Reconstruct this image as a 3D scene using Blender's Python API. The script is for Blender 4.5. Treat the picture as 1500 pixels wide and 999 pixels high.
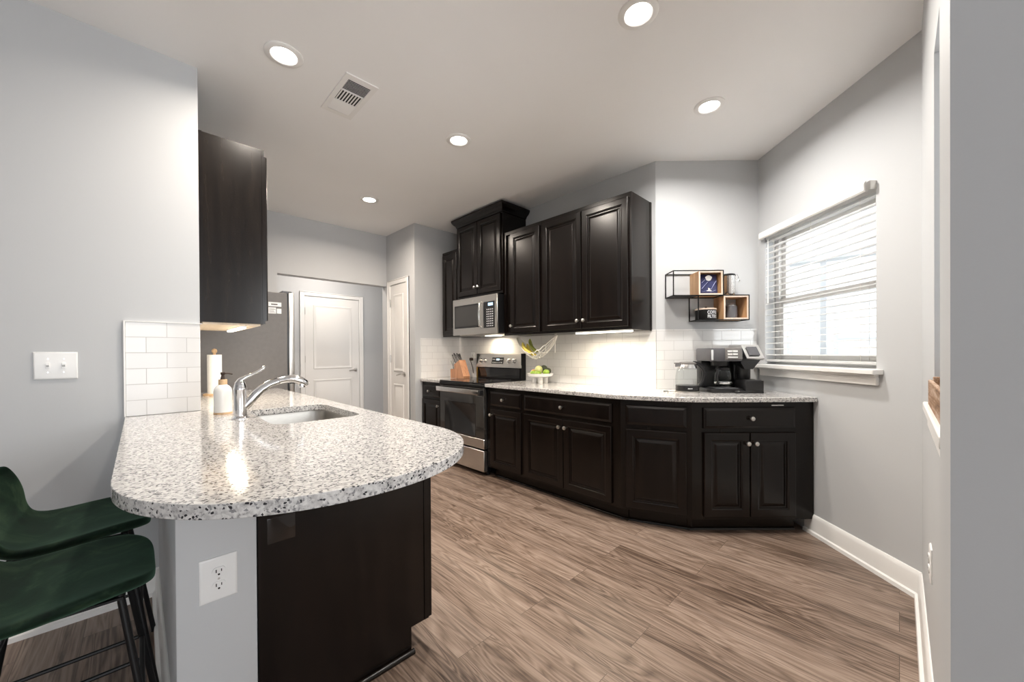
import bpy, bmesh, math, random
from math import sin, cos, pi, radians, sqrt
from mathutils import Vector, Matrix
random.seed(7)
for _o in list(bpy.data.objects): bpy.data.objects.remove(_o)
SC = bpy.context.scene
COL = SC.collection
Q = sqrt(.5)

# ---------------------------------------------------------------- camera
CAM_H = 1.205
def _axes(yaw, pitch, roll):
    cy, sy = cos(yaw), sin(yaw); cp, sp = cos(pitch), sin(pitch)
    F = Vector((sy*cp, cy*cp, sp)); r = Vector((cy, -sy, 0)); d = F.cross(r)
    r2 = cos(roll)*r + sin(roll)*d; d2 = -sin(roll)*r + cos(roll)*d
    T = Matrix(((Q, Q, 0), (-Q, Q, 0), (0, 0, 1)))
    return T @ r2, T @ d2, T @ F
_r, _d, _f = _axes(radians(-.512), radians(-.256), radians(.357))
cam = bpy.data.cameras.new('camera'); cam_o = bpy.data.objects.new('camera', cam); COL.objects.link(cam_o)
_m = Matrix((_r, -_d, -_f)).transposed().to_4x4(); _m.translation = Vector((0, 0, CAM_H)); cam_o.matrix_world = _m
cam.sensor_width = 36; cam.lens = 556.75*36/1500; cam.shift_y = 19.6/1500; cam.clip_start = .02
SC.camera = cam_o
SC.view_settings.view_transform = 'Standard'; SC.view_settings.look = 'None'
SC.view_settings.exposure = 0.26; SC.view_settings.gamma = 1; SC.view_settings.use_curve_mapping = False

# ---------------------------------------------------------------- world and big lights
LAMP_W = 19.5
w = bpy.data.worlds.new('sky'); SC.world = w; w.use_nodes = True
nt = w.node_tree; bg = nt.nodes['Background']
bg.inputs[0].default_value = (.94, .97, 1.0, 1); bg.inputs[1].default_value = 2.4

def area(name, loc, rot, sx, sy, power, color=(1, 1, 1), spread=180, parent=None, shape='RECTANGLE'):
    l = bpy.data.lights.new(name, 'AREA'); l.shape = shape; l.size = sx
    if shape in ('RECTANGLE', 'ELLIPSE'): l.size_y = sy
    l.energy = power; l.color = color; l.spread = radians(spread)
    o = bpy.data.objects.new(name, l); COL.objects.link(o); o.location = loc; o.rotation_euler = rot
    if parent: o.parent = parent
    return o
# fill light added behind the camera, standing in for unseen dining-side daylight
area('dining_side_fill', (-.9, -3.3, 1.25), (radians(90), 0, 0), 2.6, 2.1, 34, (.97, .98, 1))
# portal that steers sampling of the sky through the kitchen window
_p = area('kitchen_window_portal', (2.69+.69*Q+.16*Q, -.075+.69*Q-.16*Q, 1.61), (radians(90), 0, radians(45)), .92, 1.01, 1)
_p.data.cycles.is_portal = True
# fill light added in the unseen living room to brighten the pass-through
area('living_room_fill', (2.2, -2.35, 1.5), (radians(90), 0, 0), 1.6, 1.4, 70, (.95, .98, 1))

# ---------------------------------------------------------------- material helpers
def new_mat(name):
    m = bpy.data.materials.new(name); m.use_nodes = True
    return m, m.node_tree, m.node_tree.nodes['Principled BSDF']
def setp(b, **k):
    names = dict(color='Base Color', rough='Roughness', metal='Metallic', spec='Specular IOR Level', coat='Coat Weight', coatr='Coat Roughness',
                 sheen='Sheen Weight', sheenr='Sheen Roughness', trans='Transmission Weight', ior='IOR', emit='Emission Color', es='Emission Strength', aniso='Anisotropic', alpha='Alpha', sss='Subsurface Weight')
    for a, v in k.items():
        if a in ('color', 'emit'): v = (*v, 1)
        b.inputs[names[a]].default_value = v
def nd(t, typ, **k):
    n = t.nodes.new(typ)
    for a, v in k.items(): setattr(n, a, v)
    return n
def noise(t, vec, scale, detail=3, rough=.5, dist=0):
    n = nd(t, 'ShaderNodeTexNoise'); n.inputs['Scale'].default_value = scale; n.inputs['Detail'].default_value = detail
    n.inputs['Roughness'].default_value = rough; n.inputs['Distortion'].default_value = dist
    if vec: t.links.new(vec, n.inputs['Vector'])
    return n.outputs['Fac']
def ramp(t, fac, stops):
    n = nd(t, 'ShaderNodeValToRGB'); e = n.color_ramp.elements
    e[0].position = stops[0][0]; e[0].color = (*stops[0][1], 1); e[1].position = stops[-1][0]; e[1].color = (*stops[-1][1], 1)
    for p, c in stops[1:-1]:
        x = e.new(p); x.color = (*c, 1)
    t.links.new(fac, n.inputs[0]); return n.outputs[0]
def mapping(t, scale=(1, 1, 1), loc=(0, 0, 0), rot=(0, 0, 0), coord='Object'):
    tc = nd(t, 'ShaderNodeTexCoord'); mp = nd(t, 'ShaderNodeMapping')
    mp.inputs['Scale'].default_value = scale; mp.inputs['Location'].default_value = loc; mp.inputs['Rotation'].default_value = rot
    t.links.new(tc.outputs[coord], mp.inputs['Vector']); return mp.outputs['Vector']
def mixc(t, fac, a, b, mode='MIX'):
    n = nd(t, 'ShaderNodeMix', data_type='RGBA', blend_type=mode)
    for s, v in ((n.inputs[0], fac), (n.inputs[6], a), (n.inputs[7], b)):
        if isinstance(v, (int, float)): s.default_value = v
        elif isinstance(v, tuple): s.default_value = (*v, 1)
        else: t.links.new(v, s)
    return n.outputs[2]
def math_n(t, op, a, b=None):
    n = nd(t, 'ShaderNodeMath', operation=op)
    for s, v in ((n.inputs[0], a), (n.inputs[1], b)):
        if v is None: continue
        if isinstance(v, (int, float)): s.default_value = v
        else: t.links.new(v, s)
    return n.outputs[0]
def bump(t, b, h, strength=.2, dist=.01, slot='Normal'):
    n = nd(t, 'ShaderNodeBump'); n.inputs['Strength'].default_value = strength; n.inputs['Distance'].default_value = dist
    t.links.new(h, n.inputs['Height']); t.links.new(n.outputs[0], b.inputs[slot])
M = {}
def plain(name, color, rough=.5, var=.04, scale=8, **k):
    """plain colour with a faint procedural unevenness of colour and roughness"""
    m, t, b = new_mat(name); setp(b, color=color, rough=rough, **k)
    v = mapping(t); f = noise(t, v, scale, 4)
    c = ramp(t, f, [(.3, tuple(x*(1-var) for x in color)), (.7, tuple(min(1, x*(1+var)) for x in color))])
    t.links.new(c, b.inputs['Base Color'])
    M[name] = m; return m
def paint(name, color, rough=.55):
    m, t, b = new_mat(name); setp(b, color=color, rough=rough, spec=.3)
    v = mapping(t); f = noise(t, v, 220, 2)
    bump(t, b, f, .06, .002)
    f2 = noise(t, v, 1.4, 2)
    t.links.new(ramp(t, f2, [(.3, tuple(x*.985 for x in color)), (.7, tuple(min(1, x*1.01) for x in color))]), b.inputs['Base Color'])
    M[name] = m
paint('wall_paint', (.55, .56, .57)); paint('ceiling_paint', (.91, .905, .90), .8)
paint('trim_white', (.86, .85, .83), .28); paint('door_white', (.84, .825, .80), .3)
plain('white_plastic', (.85, .85, .84), .3, .01)
plain('black_metal', (.006, .006, .0065), .45, .1, spec=.3)
plain('black_plastic', (.012, .012, .013), .28, .1)
plain('grey_plastic', (.10, .10, .11), .35, .1)
plain('dark_glass', (.008, .008, .009), .06, .1, spec=.6)
plain('oven_glass', (.03, .028, .026), .05, .1, spec=.9)
plain('chrome', (.80, .80, .81), .09, .01, metal=1)
plain('nickel', (.66, .64, .61), .28, .03, metal=1)
plain('fridge_grey', (.165, .155, .148), .42, .05, 30, spec=.4)
plain('brass_edge', (.62, .42, .12), .35, .05, metal=1)
plain('rope', (.86, .83, .77), .9, .06, 90)
plain('paper', (.90, .89, .86), .95, .02, 60)
plain('ceramic', (.87, .86, .83), .15, .01)
plain('bamboo', (.62, .42, .24), .5, .15, 60)
plain('banana_skin', (.72, .58, .10), .5, .25, 25)
plain('banana_green', (.42, .46, .10), .5, .25, 25)
plain('lime_skin', (.30, .46, .05), .4, .2, 30)
plain('pear_skin', (.66, .66, .28), .4, .2, 20)
plain('avocado_skin', (.05, .06, .03), .5, .3, 60)
plain('orange_skin', (.75, .33, .12), .45, .15, 60)
plain('display', (.35, .55, .75), .3, .05, emit=(.45, .7, .95), es=.9)
plain('legend_white', (.72, .74, .76), .5, .02)
plain('vent_dark', (.02, .02, .02), .8, .1)
plain('exterior_siding', (.88, .90, .92), .7, .03)
plain('exterior_trim', (.68, .70, .72), .6, .05)
plain('exterior_ground', (.55, .55, .53), .9, .1, 3)
plain('coffee_brown', (.04, .02, .012), .5, .2)
plain('bag_navy', (.03, .035, .11), .38, .3, 9)
plain('bag_lilac', (.42, .46, .72), .38, .2, 30)
plain('foil', (.45, .50, .55), .3, .3, 60, metal=.8)
plain('cream_label', (.80, .78, .70), .6, .05)

def steel_mat(name, col, rough, stretch):
    m, t, b = new_mat(name); setp(b, color=col, rough=rough, metal=1)
    v = mapping(t, stretch); f = noise(t, v, 40, 3)
    t.links.new(ramp(t, f, [(.3, tuple(x*.9 for x in col)), (.7, tuple(min(1, x*1.08) for x in col))]), b.inputs['Base Color'])
    r = math_n(t, 'MULTIPLY_ADD', f, .18); r.node.inputs[2].default_value = rough-.09
    t.links.new(r, b.inputs['Roughness']); M[name] = m
steel_mat('steel', (.62, .60, .57), .32, (.3, 1, 30))
steel_mat('sink_steel', (.40, .385, .36), .36, (1, 20, 20))
steel_mat('steel_bright', (.78, .77, .76), .2, (20, 20, .5))

def wood_mat(name, dark, mid, light, rough, axis='z', scale=1.0, coat=0., spec=.5):
    m, t, b = new_mat(name); setp(b, rough=rough, coat=coat, coatr=.18, spec=spec)
    st = {'z': (16, 16, 1.3), 'x': (1.3, 16, 16), 'y': (16, 1.3, 16)}[axis]
    v = mapping(t, tuple(s*scale for s in st)); f = noise(t, v, 1.5, 6, .6, .6); f2 = noise(t, v, 7, 3)
    mx = math_n(t, 'MULTIPLY_ADD', f2, .3); t.links.new(math_n(t, 'MULTIPLY', f, .8), mx.node.inputs[2])
    t.links.new(ramp(t, mx, [(.35, dark), (.52, mid), (.75, light)]), b.inputs['Base Color'])
    bump(t, b, f2, .05, .001); M[name] = m
wood_mat('espresso', (.0025, .0015, .0012), (.0045, .0027, .0021), (.010, .006, .0045), .25, coat=0, spec=.36)
wood_mat('espresso_side', (.003, .002, .0016), (.006, .004, .003), (.013, .009, .0065), .27, coat=0, spec=.28)
wood_mat('cherry', (.26, .11, .055), (.40, .19, .10), (.52, .28, .16), .4)
wood_mat('shelf_wood', (.36, .19, .09), (.52, .30, .15), (.66, .42, .24), .5)
wood_mat('shelf_wood_edge', (.60, .46, .36), (.74, .60, .49), (.82, .70, .60), .5)
wood_mat('rustic_wood', (.10, .045, .02), (.30, .17, .09), (.62, .48, .38), .6, 'x', 2)
wood_mat('birch', (.72, .56, .40), (.82, .67, .50), (.90, .78, .62), .5, 'x')

def granite_mat():
    m, t, b = new_mat('granite'); setp(b, rough=.12, spec=.5, coat=.15, coatr=.04)
    v = mapping(t)
    warp = nd(t, 'ShaderNodeTexNoise'); warp.inputs['Scale'].default_value = 55; warp.inputs['Detail'].default_value = 3; t.links.new(v, warp.inputs['Vector'])
    vm = nd(t, 'ShaderNodeVectorMath', operation='MULTIPLY_ADD'); vm.inputs[1].default_value = (.012, .012, .012)
    t.links.new(warp.outputs['Color'], vm.inputs[0]); t.links.new(v, vm.inputs[2]); wv = vm.outputs[0]
    a = noise(t, wv, 100, 4, .6)
    base = ramp(t, a, [(.33, (.28, .275, .27)), (.42, (.54, .525, .515)), (.51, (.65, .637, .62)), (.70, (.76, .75, .725))])
    g = noise(t, wv, 55, 3, .55)
    base = mixc(t, ramp(t, g, [(.50, (0, 0, 0)), (.62, (.6, .6, .6))]), base, (.40, .385, .38))
    vo = nd(t, 'ShaderNodeTexVoronoi', feature='F1'); vo.inputs['Scale'].default_value = 185; t.links.new(wv, vo.inputs['Vector'])
    sep = nd(t, 'ShaderNodeSeparateColor'); t.links.new(vo.outputs['Color'], sep.inputs[0])
    isd = math_n(t, 'GREATER_THAN', sep.outputs[0], .885)
    near = math_n(t, 'LESS_THAN', vo.outputs['Distance'], .62)
    k = math_n(t, 'MULTIPLY', isd, near)
    c = mixc(t, k, base, (.035, .035, .04))
    vo2 = nd(t, 'ShaderNodeTexVoronoi', feature='F1'); vo2.inputs['Scale'].default_value = 190; t.links.new(wv, vo2.inputs['Vector'])
    sep2 = nd(t, 'ShaderNodeSeparateColor'); t.links.new(vo2.outputs['Color'], sep2.inputs[0])
    k2 = math_n(t, 'GREATER_THAN', sep2.outputs[1], .90)
    c = mixc(t, math_n(t, 'MULTIPLY', k2, .75), c, (.16, .16, .17))
    t.links.new(c, b.inputs['Base Color']); M['granite'] = m
granite_mat()

def floor_mat():
    m, t, b = new_mat('plank_floor'); setp(b, rough=.36, spec=.4)
    tc = nd(t, 'ShaderNodeTexCoord'); sp = nd(t, 'ShaderNodeSeparateXYZ'); t.links.new(tc.outputs['Object'], sp.inputs[0])
    cb = nd(t, 'ShaderNodeCombineXYZ'); t.links.new(sp.outputs['Y'], cb.inputs[0]); t.links.new(sp.outputs['X'], cb.inputs[1])
    br = nd(t, 'ShaderNodeTexBrick', offset=.37, offset_frequency=2, squash=1)
    br.inputs['Color1'].default_value = (0, 0, 0, 1); br.inputs['Color2'].default_value = (1, 1, 1, 1); br.inputs['Mortar'].default_value = (.5, .5, .5, 1)
    br.inputs['Scale'].default_value = 1; br.inputs['Mortar Size'].default_value = .0011; br.inputs['Mortar Smooth'].default_value = .1
    br.inputs['Brick Width'].default_value = 1.22; br.inputs['Row Height'].default_value = .178; br.inputs['Bias'].default_value = 0
    t.links.new(cb.outputs[0], br.inputs['Vector'])
    s2 = nd(t, 'ShaderNodeSeparateColor'); t.links.new(br.outputs['Color'], s2.inputs[0]); rnd = s2.outputs[0]
    # per-plank shifted, stretched coordinates
    cb2 = nd(t, 'ShaderNodeCombineXYZ')
    t.links.new(math_n(t, 'ADD', math_n(t, 'MULTIPLY', sp.outputs['Y'], .75), math_n(t, 'MULTIPLY', rnd, 37.)), cb2.inputs[0])
    t.links.new(math_n(t, 'ADD', math_n(t, 'MULTIPLY', sp.outputs['X'], 6.5), math_n(t, 'MULTIPLY', rnd, 11.)), cb2.inputs[1])
    g = noise(t, cb2.outputs[0], 1.6, 2, .5, .5)
    rings = math_n(t, 'PINGPONG', math_n(t, 'MULTIPLY', g, 13.), .5)      # contour lines = cathedral grain
    rings = math_n(t, 'MULTIPLY', rings, 2.)
    cb3 = nd(t, 'ShaderNodeCombineXYZ')
    t.links.new(math_n(t, 'ADD', math_n(t, 'MULTIPLY', sp.outputs['Y'], 2.2), math_n(t, 'MULTIPLY', rnd, 51.)), cb3.inputs[0])
    t.links.new(math_n(t, 'MULTIPLY', sp.outputs['X'], 60.), cb3.inputs[1])
    fine = noise(t, cb3.outputs[0], 2.2, 6, .65)
    broad = noise(t, cb2.outputs[0], .9, 3, .5)
    v = math_n(t, 'ADD', math_n(t, 'MULTIPLY', rings, .20), math_n(t, 'MULTIPLY', fine, .62))
    v = math_n(t, 'ADD', v, math_n(t, 'MULTIPLY', broad, .42))
    v = math_n(t, 'ADD', v, math_n(t, 'MULTIPLY', rnd, .16))
    col = ramp(t, v, [(.42, (.040, .025, .018)), (.56, (.125, .084, .061)), (.72, (.240, .173, .133)), (.98, (.37, .285, .230))])
    cb4 = nd(t, 'ShaderNodeCombineXYZ')
    t.links.new(math_n(t, 'ADD', math_n(t, 'MULTIPLY', sp.outputs['Y'], .6), math_n(t, 'MULTIPLY', rnd, 23.)), cb4.inputs[0])
    t.links.new(math_n(t, 'ADD', math_n(t, 'MULTIPLY', sp.outputs['X'], 13.), math_n(t, 'MULTIPLY', rnd, 7.)), cb4.inputs[1])
    sk_ = noise(t, cb4.outputs[0], 2.0, 4, .6, .8)
    col = mixc(t, ramp(t, sk_, [(.53, (0, 0, 0)), (.70, (.7, .7, .7))]), col, (.050, .032, .024))
    col = mixc(t, math_n(t, 'MULTIPLY', br.outputs['Fac'], .7), col, (.05, .033, .025))
    t.links.new(col, b.inputs['Base Color'])
    t.links.new(math_n(t, 'MULTIPLY_ADD', fine, .2), b.inputs['Roughness']); b.inputs['Roughness'].links[0].from_node.inputs[2].default_value = .28
    h = math_n(t, 'SUBTRACT', math_n(t, 'MULTIPLY', fine, .25), br.outputs['Fac'])
    bump(t, b, h, .12, .002); M['plank_floor'] = m
floor_mat()

def tile_mat(name, ang, off=0.):
    """white subway tile; ang = rotation of the wall's run about Z, courses start at the worktop"""
    m, t, b = new_mat(name); setp(b, rough=.1, spec=.5)
    tc = nd(t, 'ShaderNodeTexCoord'); sp = nd(t, 'ShaderNodeSeparateXYZ'); t.links.new(tc.outputs['Object'], sp.inputs[0])
    run = math_n(t, 'ADD', math_n(t, 'ADD', math_n(t, 'MULTIPLY', sp.outputs['X'], cos(ang)), math_n(t, 'MULTIPLY', sp.outputs['Y'], sin(ang))), off)
    cb = nd(t, 'ShaderNodeCombineXYZ'); t.links.new(run, cb.inputs[0]); t.links.new(math_n(t, 'SUBTRACT', sp.outputs['Z'], .905), cb.inputs[1])
    br = nd(t, 'ShaderNodeTexBrick', offset=.5, offset_frequency=2)
    br.inputs['Color1'].default_value = (.74, .735, .73, 1); br.inputs['Color2'].default_value = (.78, .775, .765, 1); br.inputs['Mortar'].default_value = (.52, .51, .50, 1)
    br.inputs['Scale'].default_value = 1; br.inputs['Mortar Size'].default_value = .0016; br.inputs['Mortar Smooth'].default_value = .3
    br.inputs['Brick Width'].default_value = .1535; br.inputs['Row Height'].default_value = .0777
    t.links.new(cb.outputs[0], br.inputs['Vector']); t.links.new(br.outputs['Color'], b.inputs['Base Color'])
    h = math_n(t, 'MULTIPLY', br.outputs['Fac'], -1.); f = noise(t, tc.outputs['Object'], 9, 2)
    h = math_n(t, 'ADD', h, math_n(t, 'MULTIPLY', f, .6)); bump(t, b, h, .25, .003)
    t.links.new(math_n(t, 'MULTIPLY_ADD', br.outputs['Fac'], .5), b.inputs['Roughness']); b.inputs['Roughness'].links[0].from_node.inputs[2].default_value = .1
    M[name] = m
tile_mat('tile_along_x', 0, .05); tile_mat('tile_along_y', pi/2, .02); tile_mat('tile_coffee', -pi/4, .03)

def glass_mat(name, tint=(1, 1, 1), refl=.12):
    m, t, b = new_mat(name); t.nodes.remove(b)
    tr = nd(t, 'ShaderNodeBsdfTransparent'); tr.inputs[0].default_value = (*tint, 1)
    gl = nd(t, 'ShaderNodeBsdfGlossy'); gl.inputs['Roughness'].default_value = .03
    lw = nd(t, 'ShaderNodeLayerWeight'); lw.inputs[0].default_value = .25
    f = noise(t, mapping(t), 3, 2); k = math_n(t, 'ADD', math_n(t, 'MULTIPLY', lw.outputs['Facing'], refl*2.5), math_n(t, 'MULTIPLY', f, refl*.3))
    mx = nd(t, 'ShaderNodeMixShader'); t.links.new(k, mx.inputs[0]); t.links.new(tr.outputs[0], mx.inputs[1]); t.links.new(gl.outputs[0], mx.inputs[2])
    t.links.new(mx.outputs[0], t.nodes['Material Output'].inputs[0]); M[name] = m
glass_mat('glass', (.90, .92, .92), .11); glass_mat('pane_glass', (.97, .98, .98), .06); glass_mat('clear_tape', (.9, .9, .9), .16)

def emit_mat(name, color, strength):
    m, t, b = new_mat(name); setp(b, color=(.9, .9, .9), emit=color, es=strength)
    f = noise(t, mapping(t), 20, 1)
    t.links.new(ramp(t, f, [(.2, tuple(c*.97 for c in color)), (.8, color)]), b.inputs['Emission Color']); M[name] = m
emit_mat('lamp_glow', (1, .96, .90), 9); emit_mat('led_glow', (1, .90, .74), 5)

def velvet():
    m, t, b = new_mat('green_velvet'); setp(b, rough=.75, sheen=.25, sheenr=.4, spec=.2)
    b.inputs['Sheen Tint'].default_value = (.35, .75, .5, 1)
    v = mapping(t); f = noise(t, v, 7, 5, .6, 1.6); f2 = noise(t, v, 300, 2)
    t.links.new(ramp(t, f, [(.35, (.002, .007, .004)), (.52, (.006, .019, .010)), (.68, (.024, .046, .024))]), b.inputs['Base Color'])
    bump(t, b, f2, .15, .001); M['green_velvet'] = m
velvet()
def blind_mat():
    m, t, b = new_mat('blind_vinyl'); setp(b, color=(.90, .90, .89), rough=.35)
    f = noise(t, mapping(t), 12, 2)
    t.links.new(ramp(t, f, [(.3, (.88, .88, .87)), (.7, (.92, .92, .91))]), b.inputs['Base Color'])
    tl = nd(t, 'ShaderNodeBsdfTranslucent'); tl.inputs[0].default_value = (.9, .9, .9, 1)
    mx = nd(t, 'ShaderNodeMixShader'); mx.inputs[0].default_value = .5
    t.links.new(b.outputs[0], mx.inputs[1]); t.links.new(tl.outputs[0], mx.inputs[2]); t.links.new(mx.outputs[0], t.nodes['Material Output'].inputs[0]); M['blind_vinyl'] = m
blind_mat()

# ---------------------------------------------------------------- mesh helpers
class G:
    def __init__(s): s.bm = bmesh.new()
    def box(s, x0, x1, y0, y1, z0, z1, bev=0, seg=1):
        x0, x1 = sorted((x0, x1)); y0, y1 = sorted((y0, y1)); z0, z1 = sorted((z0, z1))
        vs = [s.bm.verts.new(p) for p in ((x0, y0, z0), (x1, y0, z0), (x1, y1, z0), (x0, y1, z0), (x0, y0, z1), (x1, y0, z1), (x1, y1, z1), (x0, y1, z1))]
        fs = [s.bm.faces.new([vs[i] for i in f]) for f in ((0, 3, 2, 1), (4, 5, 6, 7), (0, 1, 5, 4), (1, 2, 6, 5), (2, 3, 7, 6), (3, 0, 4, 7))]
        if bev:
            es = list({e for f in fs for e in f.edges})
            bmesh.ops.bevel(s.bm, geom=es, offset=min(bev, .49*min(x1-x0, y1-y0, z1-z0)), segments=seg, affect='EDGES', profile=.5)
        return s
    def ring(s, pts): return [s.bm.verts.new(p) for p in pts]
    def bridge(s, a, b, closed=True):
        n = len(a)
        for i in range(n if closed else n-1):
            j = (i+1) % n
            s.bm.faces.new((a[i], a[j], b[j], b[i]))
    def cap(s, r): s.bm.faces.new(r)
    def lathe(s, prof, c=(0, 0, 0), seg=24, axis='z', caps=True):
        """prof: (radius, height) pairs; axis 'z' up or '-y' towards the viewer"""
        rs = []
        for r, h in prof:
            r = max(r, 1e-4); pts = []
            for i in range(seg):
                a = 2*pi*i/seg
                if axis == 'z': p = (c[0]+r*cos(a), c[1]+r*sin(a), c[2]+h)
                elif axis == '-y': p = (c[0]+r*cos(a), c[1]-h, c[2]+r*sin(a))
                else: p = (c[0]+h, c[1]+r*cos(a), c[2]+r*sin(a))
                pts.append(p)
            rs.append(s.ring(pts))
        for a, b in zip(rs, rs[1:]): s.bridge(a, b)
        if caps: s.cap(rs[0][::-1]); s.cap(rs[-1])
        return s
    def tube(s, pts, r, seg=8, rad=None, caps=True, flat=1.0):
        pts = [Vector(p) for p in pts]; rs = []; up = None
        for i, p in enumerate(pts):
            t = (pts[min(i+1, len(pts)-1)] - pts[max(i-1, 0)]).normalized()
            if up is None: up = t.orthogonal().normalized() if abs(t.z) > .9 else Vector((0, 0, 1))
            sd = t.cross(up).normalized(); up = sd.cross(t).normalized()
            rr = rad[i] if rad else r
            rs.append(s.ring([p + sd*rr*cos(2*pi*k/seg) + up*rr*flat*sin(2*pi*k/seg) for k in range(seg)]))
        for a, b in zip(rs, rs[1:]): s.bridge(a, b)
        if caps: s.cap(rs[0][::-1]); s.cap(rs[-1])
        return s
    def bar(s, p0, p1, wd, ht=None):
        """square bar between two points"""
        ht = ht or wd; p0 = Vector(p0); p1 = Vector(p1); t = (p1-p0).normalized()
        up = Vector((0, 0, 1)) if abs(t.z) < .9 else Vector((0, 1, 0))
        a = t.cross(up).normalized(); b = a.cross(t).normalized()
        r0 = s.ring([p0+a*x*wd/2+b*y*ht/2 for x, y in ((-1, -1), (1, -1), (1, 1), (-1, 1))])
        r1 = s.ring([p1+a*x*wd/2+b*y*ht/2 for x, y in ((-1, -1), (1, -1), (1, 1), (-1, 1))])
        s.bridge(r0, r1); s.cap(r0[::-1]); s.cap(r1); return s
    def prism(s, poly, z0, z1):
        a = s.ring([(x, y, z0) for x, y in poly]); b = s.ring([(x, y, z1) for x, y in poly])
        s.bridge(a, b); s.cap(a[::-1]); s.cap(b); return s
    def prism_x(s, poly, x0, x1):
        """profile in (y, z) swept along x"""
        a = s.ring([(x0, y, z) for y, z in poly]); b = s.ring([(x1, y, z) for y, z in poly])
        s.bridge(a, b); s.cap(a[::-1]); s.cap(b); return s
    def prism_y(s, poly, y0, y1):
        a = s.ring([(x, y0, z) for x, z in poly]); b = s.ring([(x, y1, z) for x, z in poly])
        s.bridge(a, b); s.cap(a[::-1]); s.cap(b); return s
    def ball(s, c, r, sc=(1, 1, 1), seg=14):
        m = Matrix.Translation(c) @ Matrix.Diagonal((*sc, 1))
        bmesh.ops.create_uvsphere(s.bm, u_segments=seg, v_segments=max(6, seg//2+2), radius=r, matrix=m); return s
    def panel(s, x0, x1, z0, z1, prof, yback=0.0):
        """rectangular front: prof = [(inset, height towards -y)]; used for raised doors"""
        loops = []
        for ins, h in [(0, 0)] + prof:
            loops.append(s.ring([(x0+ins, yback-h, z0+ins), (x1-ins, yback-h, z0+ins), (x1-ins, yback-h, z1-ins), (x0+ins, yback-h, z1-ins)]))
        for a, b in zip(loops, loops[1:]): s.bridge(a, b)
        s.cap(loops[-1]); s.cap(loops[0][::-1]); return s
    def obj(s, name, mat, parent=None, loc=(0, 0, 0), rot=0, smooth=40):
        bmesh.ops.recalc_face_normals(s.bm, faces=s.bm.faces)
        me = bpy.data.meshes.new(name); s.bm.to_mesh(me); s.bm.free()
        me.materials.append(M[mat] if isinstance(mat, str) else mat)
        if smooth:
            for p in me.polygons: p.use_smooth = True
            me.set_sharp_from_angle(angle=radians(smooth))
        o = bpy.data.objects.new(name, me); COL.objects.link(o)
        o.location = loc; o.rotation_euler = (0, 0, rot)
        if parent: o.parent = parent
        return o
def thing(name, label, cat, loc=(0, 0, 0), rot=0, group=None):
    o = bpy.data.objects.new(name, None); COL.objects.link(o); o.empty_display_size = .1
    o.location = loc; o.rotation_euler = (0, 0, rot); return tag(o, label, cat, group)
def tag(o, label, cat, group=None):
    o['label'] = label; o['category'] = cat
    if group: o['group'] = group
    return o
def struct(o): o['kind'] = 'structure'; return o
def text_obj(name, body, size, mat, parent, loc, rot, depth=.0004, align='CENTER', sp=1.0, font_shear=0):
    cu = bpy.data.curves.new(name, 'FONT'); cu.body = body; cu.size = size; cu.align_x = align; cu.align_y = 'CENTER'; cu.extrude = depth; cu.space_line = sp
    tmp = bpy.data.objects.new(name, cu); COL.objects.link(tmp)
    me = bpy.data.meshes.new_from_object(tmp.evaluated_get(bpy.context.evaluated_depsgraph_get()))
    bpy.data.objects.remove(tmp); me.materials.clear(); me.materials.append(M[mat])
    o = bpy.data.objects.new(name, me); COL.objects.link(o); o.parent = parent; o.location = loc; o.rotation_euler = rot; return o
def bevel_mod(o, wd, seg=2, ang=40):
    m = o.modifiers.new('bevel', 'BEVEL'); m.width = wd; m.segments = seg; m.limit_method = 'ANGLE'; m.angle_limit = radians(ang); return o
def copy_tree(o, parent=None):
    c = o.copy(); COL.objects.link(c)
    if parent: c.parent = parent
    for ch in list(o.children): copy_tree(ch, c)
    return c

# frames: rotation that makes local x run left-to-right and local y point into the wall, seen from the front
R_STOVE = -pi/2; R_ANGLE = -radians(67.5); R_END = -pi/4; R_WEST = pi/2; R_WINDOW = -radians(135); R_RIGHT = pi
H = 2.74
XS = 2.98                       # stove wall
A = (2.98, 1.372); B = (3.56, .792); C = (2.69, -.078)
P0 = (2.42, 1.375); P1 = (2.594, .955); P2 = (3.158, .39)
WZ = .905                       # worktop height

# ================================================================ STRUCTURE
struct(G().box(-3.4, 5.2, -3.4, 6.6, -.1, 0).obj('floor', 'plank_floor'))
struct(G().box(-3.4, 5.2, -3.4, 6.6, H, H+.1).obj('ceiling', 'ceiling_paint'))
# left dining wall (faces the camera side) and kitchen west wall behind it
struct(G().box(-3.4, .236, 2.633, 2.76, 0, H).obj('wall_left', 'wall_paint'))
struct(G().box(.10, .236, 2.76, 4.71, 0, H).obj('wall_west', 'wall_paint'))
# back wall with the wide cased opening to the hall
g = G(); g.box(.10, 1.075, 4.71, 4.83, 0, H); g.box(1.075, 2.327, 4.71, 4.83, 2.083, H)
struct(g.obj('wall_back', 'wall_paint'))
# pantry box that juts out right of the opening
g = G(); g.box(2.327, 2.44, 4.12, 4.83, 0, H); g.box(2.327, XS, 4.0, 4.12, 0, H)
struct(g.obj('wall_pantry', 'wall_paint'))
# hall behind
g = G(); g.box(.9, 3.4, 6.1, 6.22, 0, H); struct(g.obj('wall_hall', 'wall_paint'))
struct(G().box(.78, .9, 4.83, 6.22, 0, H).obj('wall_hall_left', 'wall_paint'))
struct(G().box(3.4, 3.52, 4.83, 6.22, 0, H).obj('wall_hall_right', 'wall_paint'))
# stove wall
struct(G().box(XS, XS+.12, 1.372, 4.12, 0, H).obj('wall_stove', 'wall_paint'))
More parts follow.
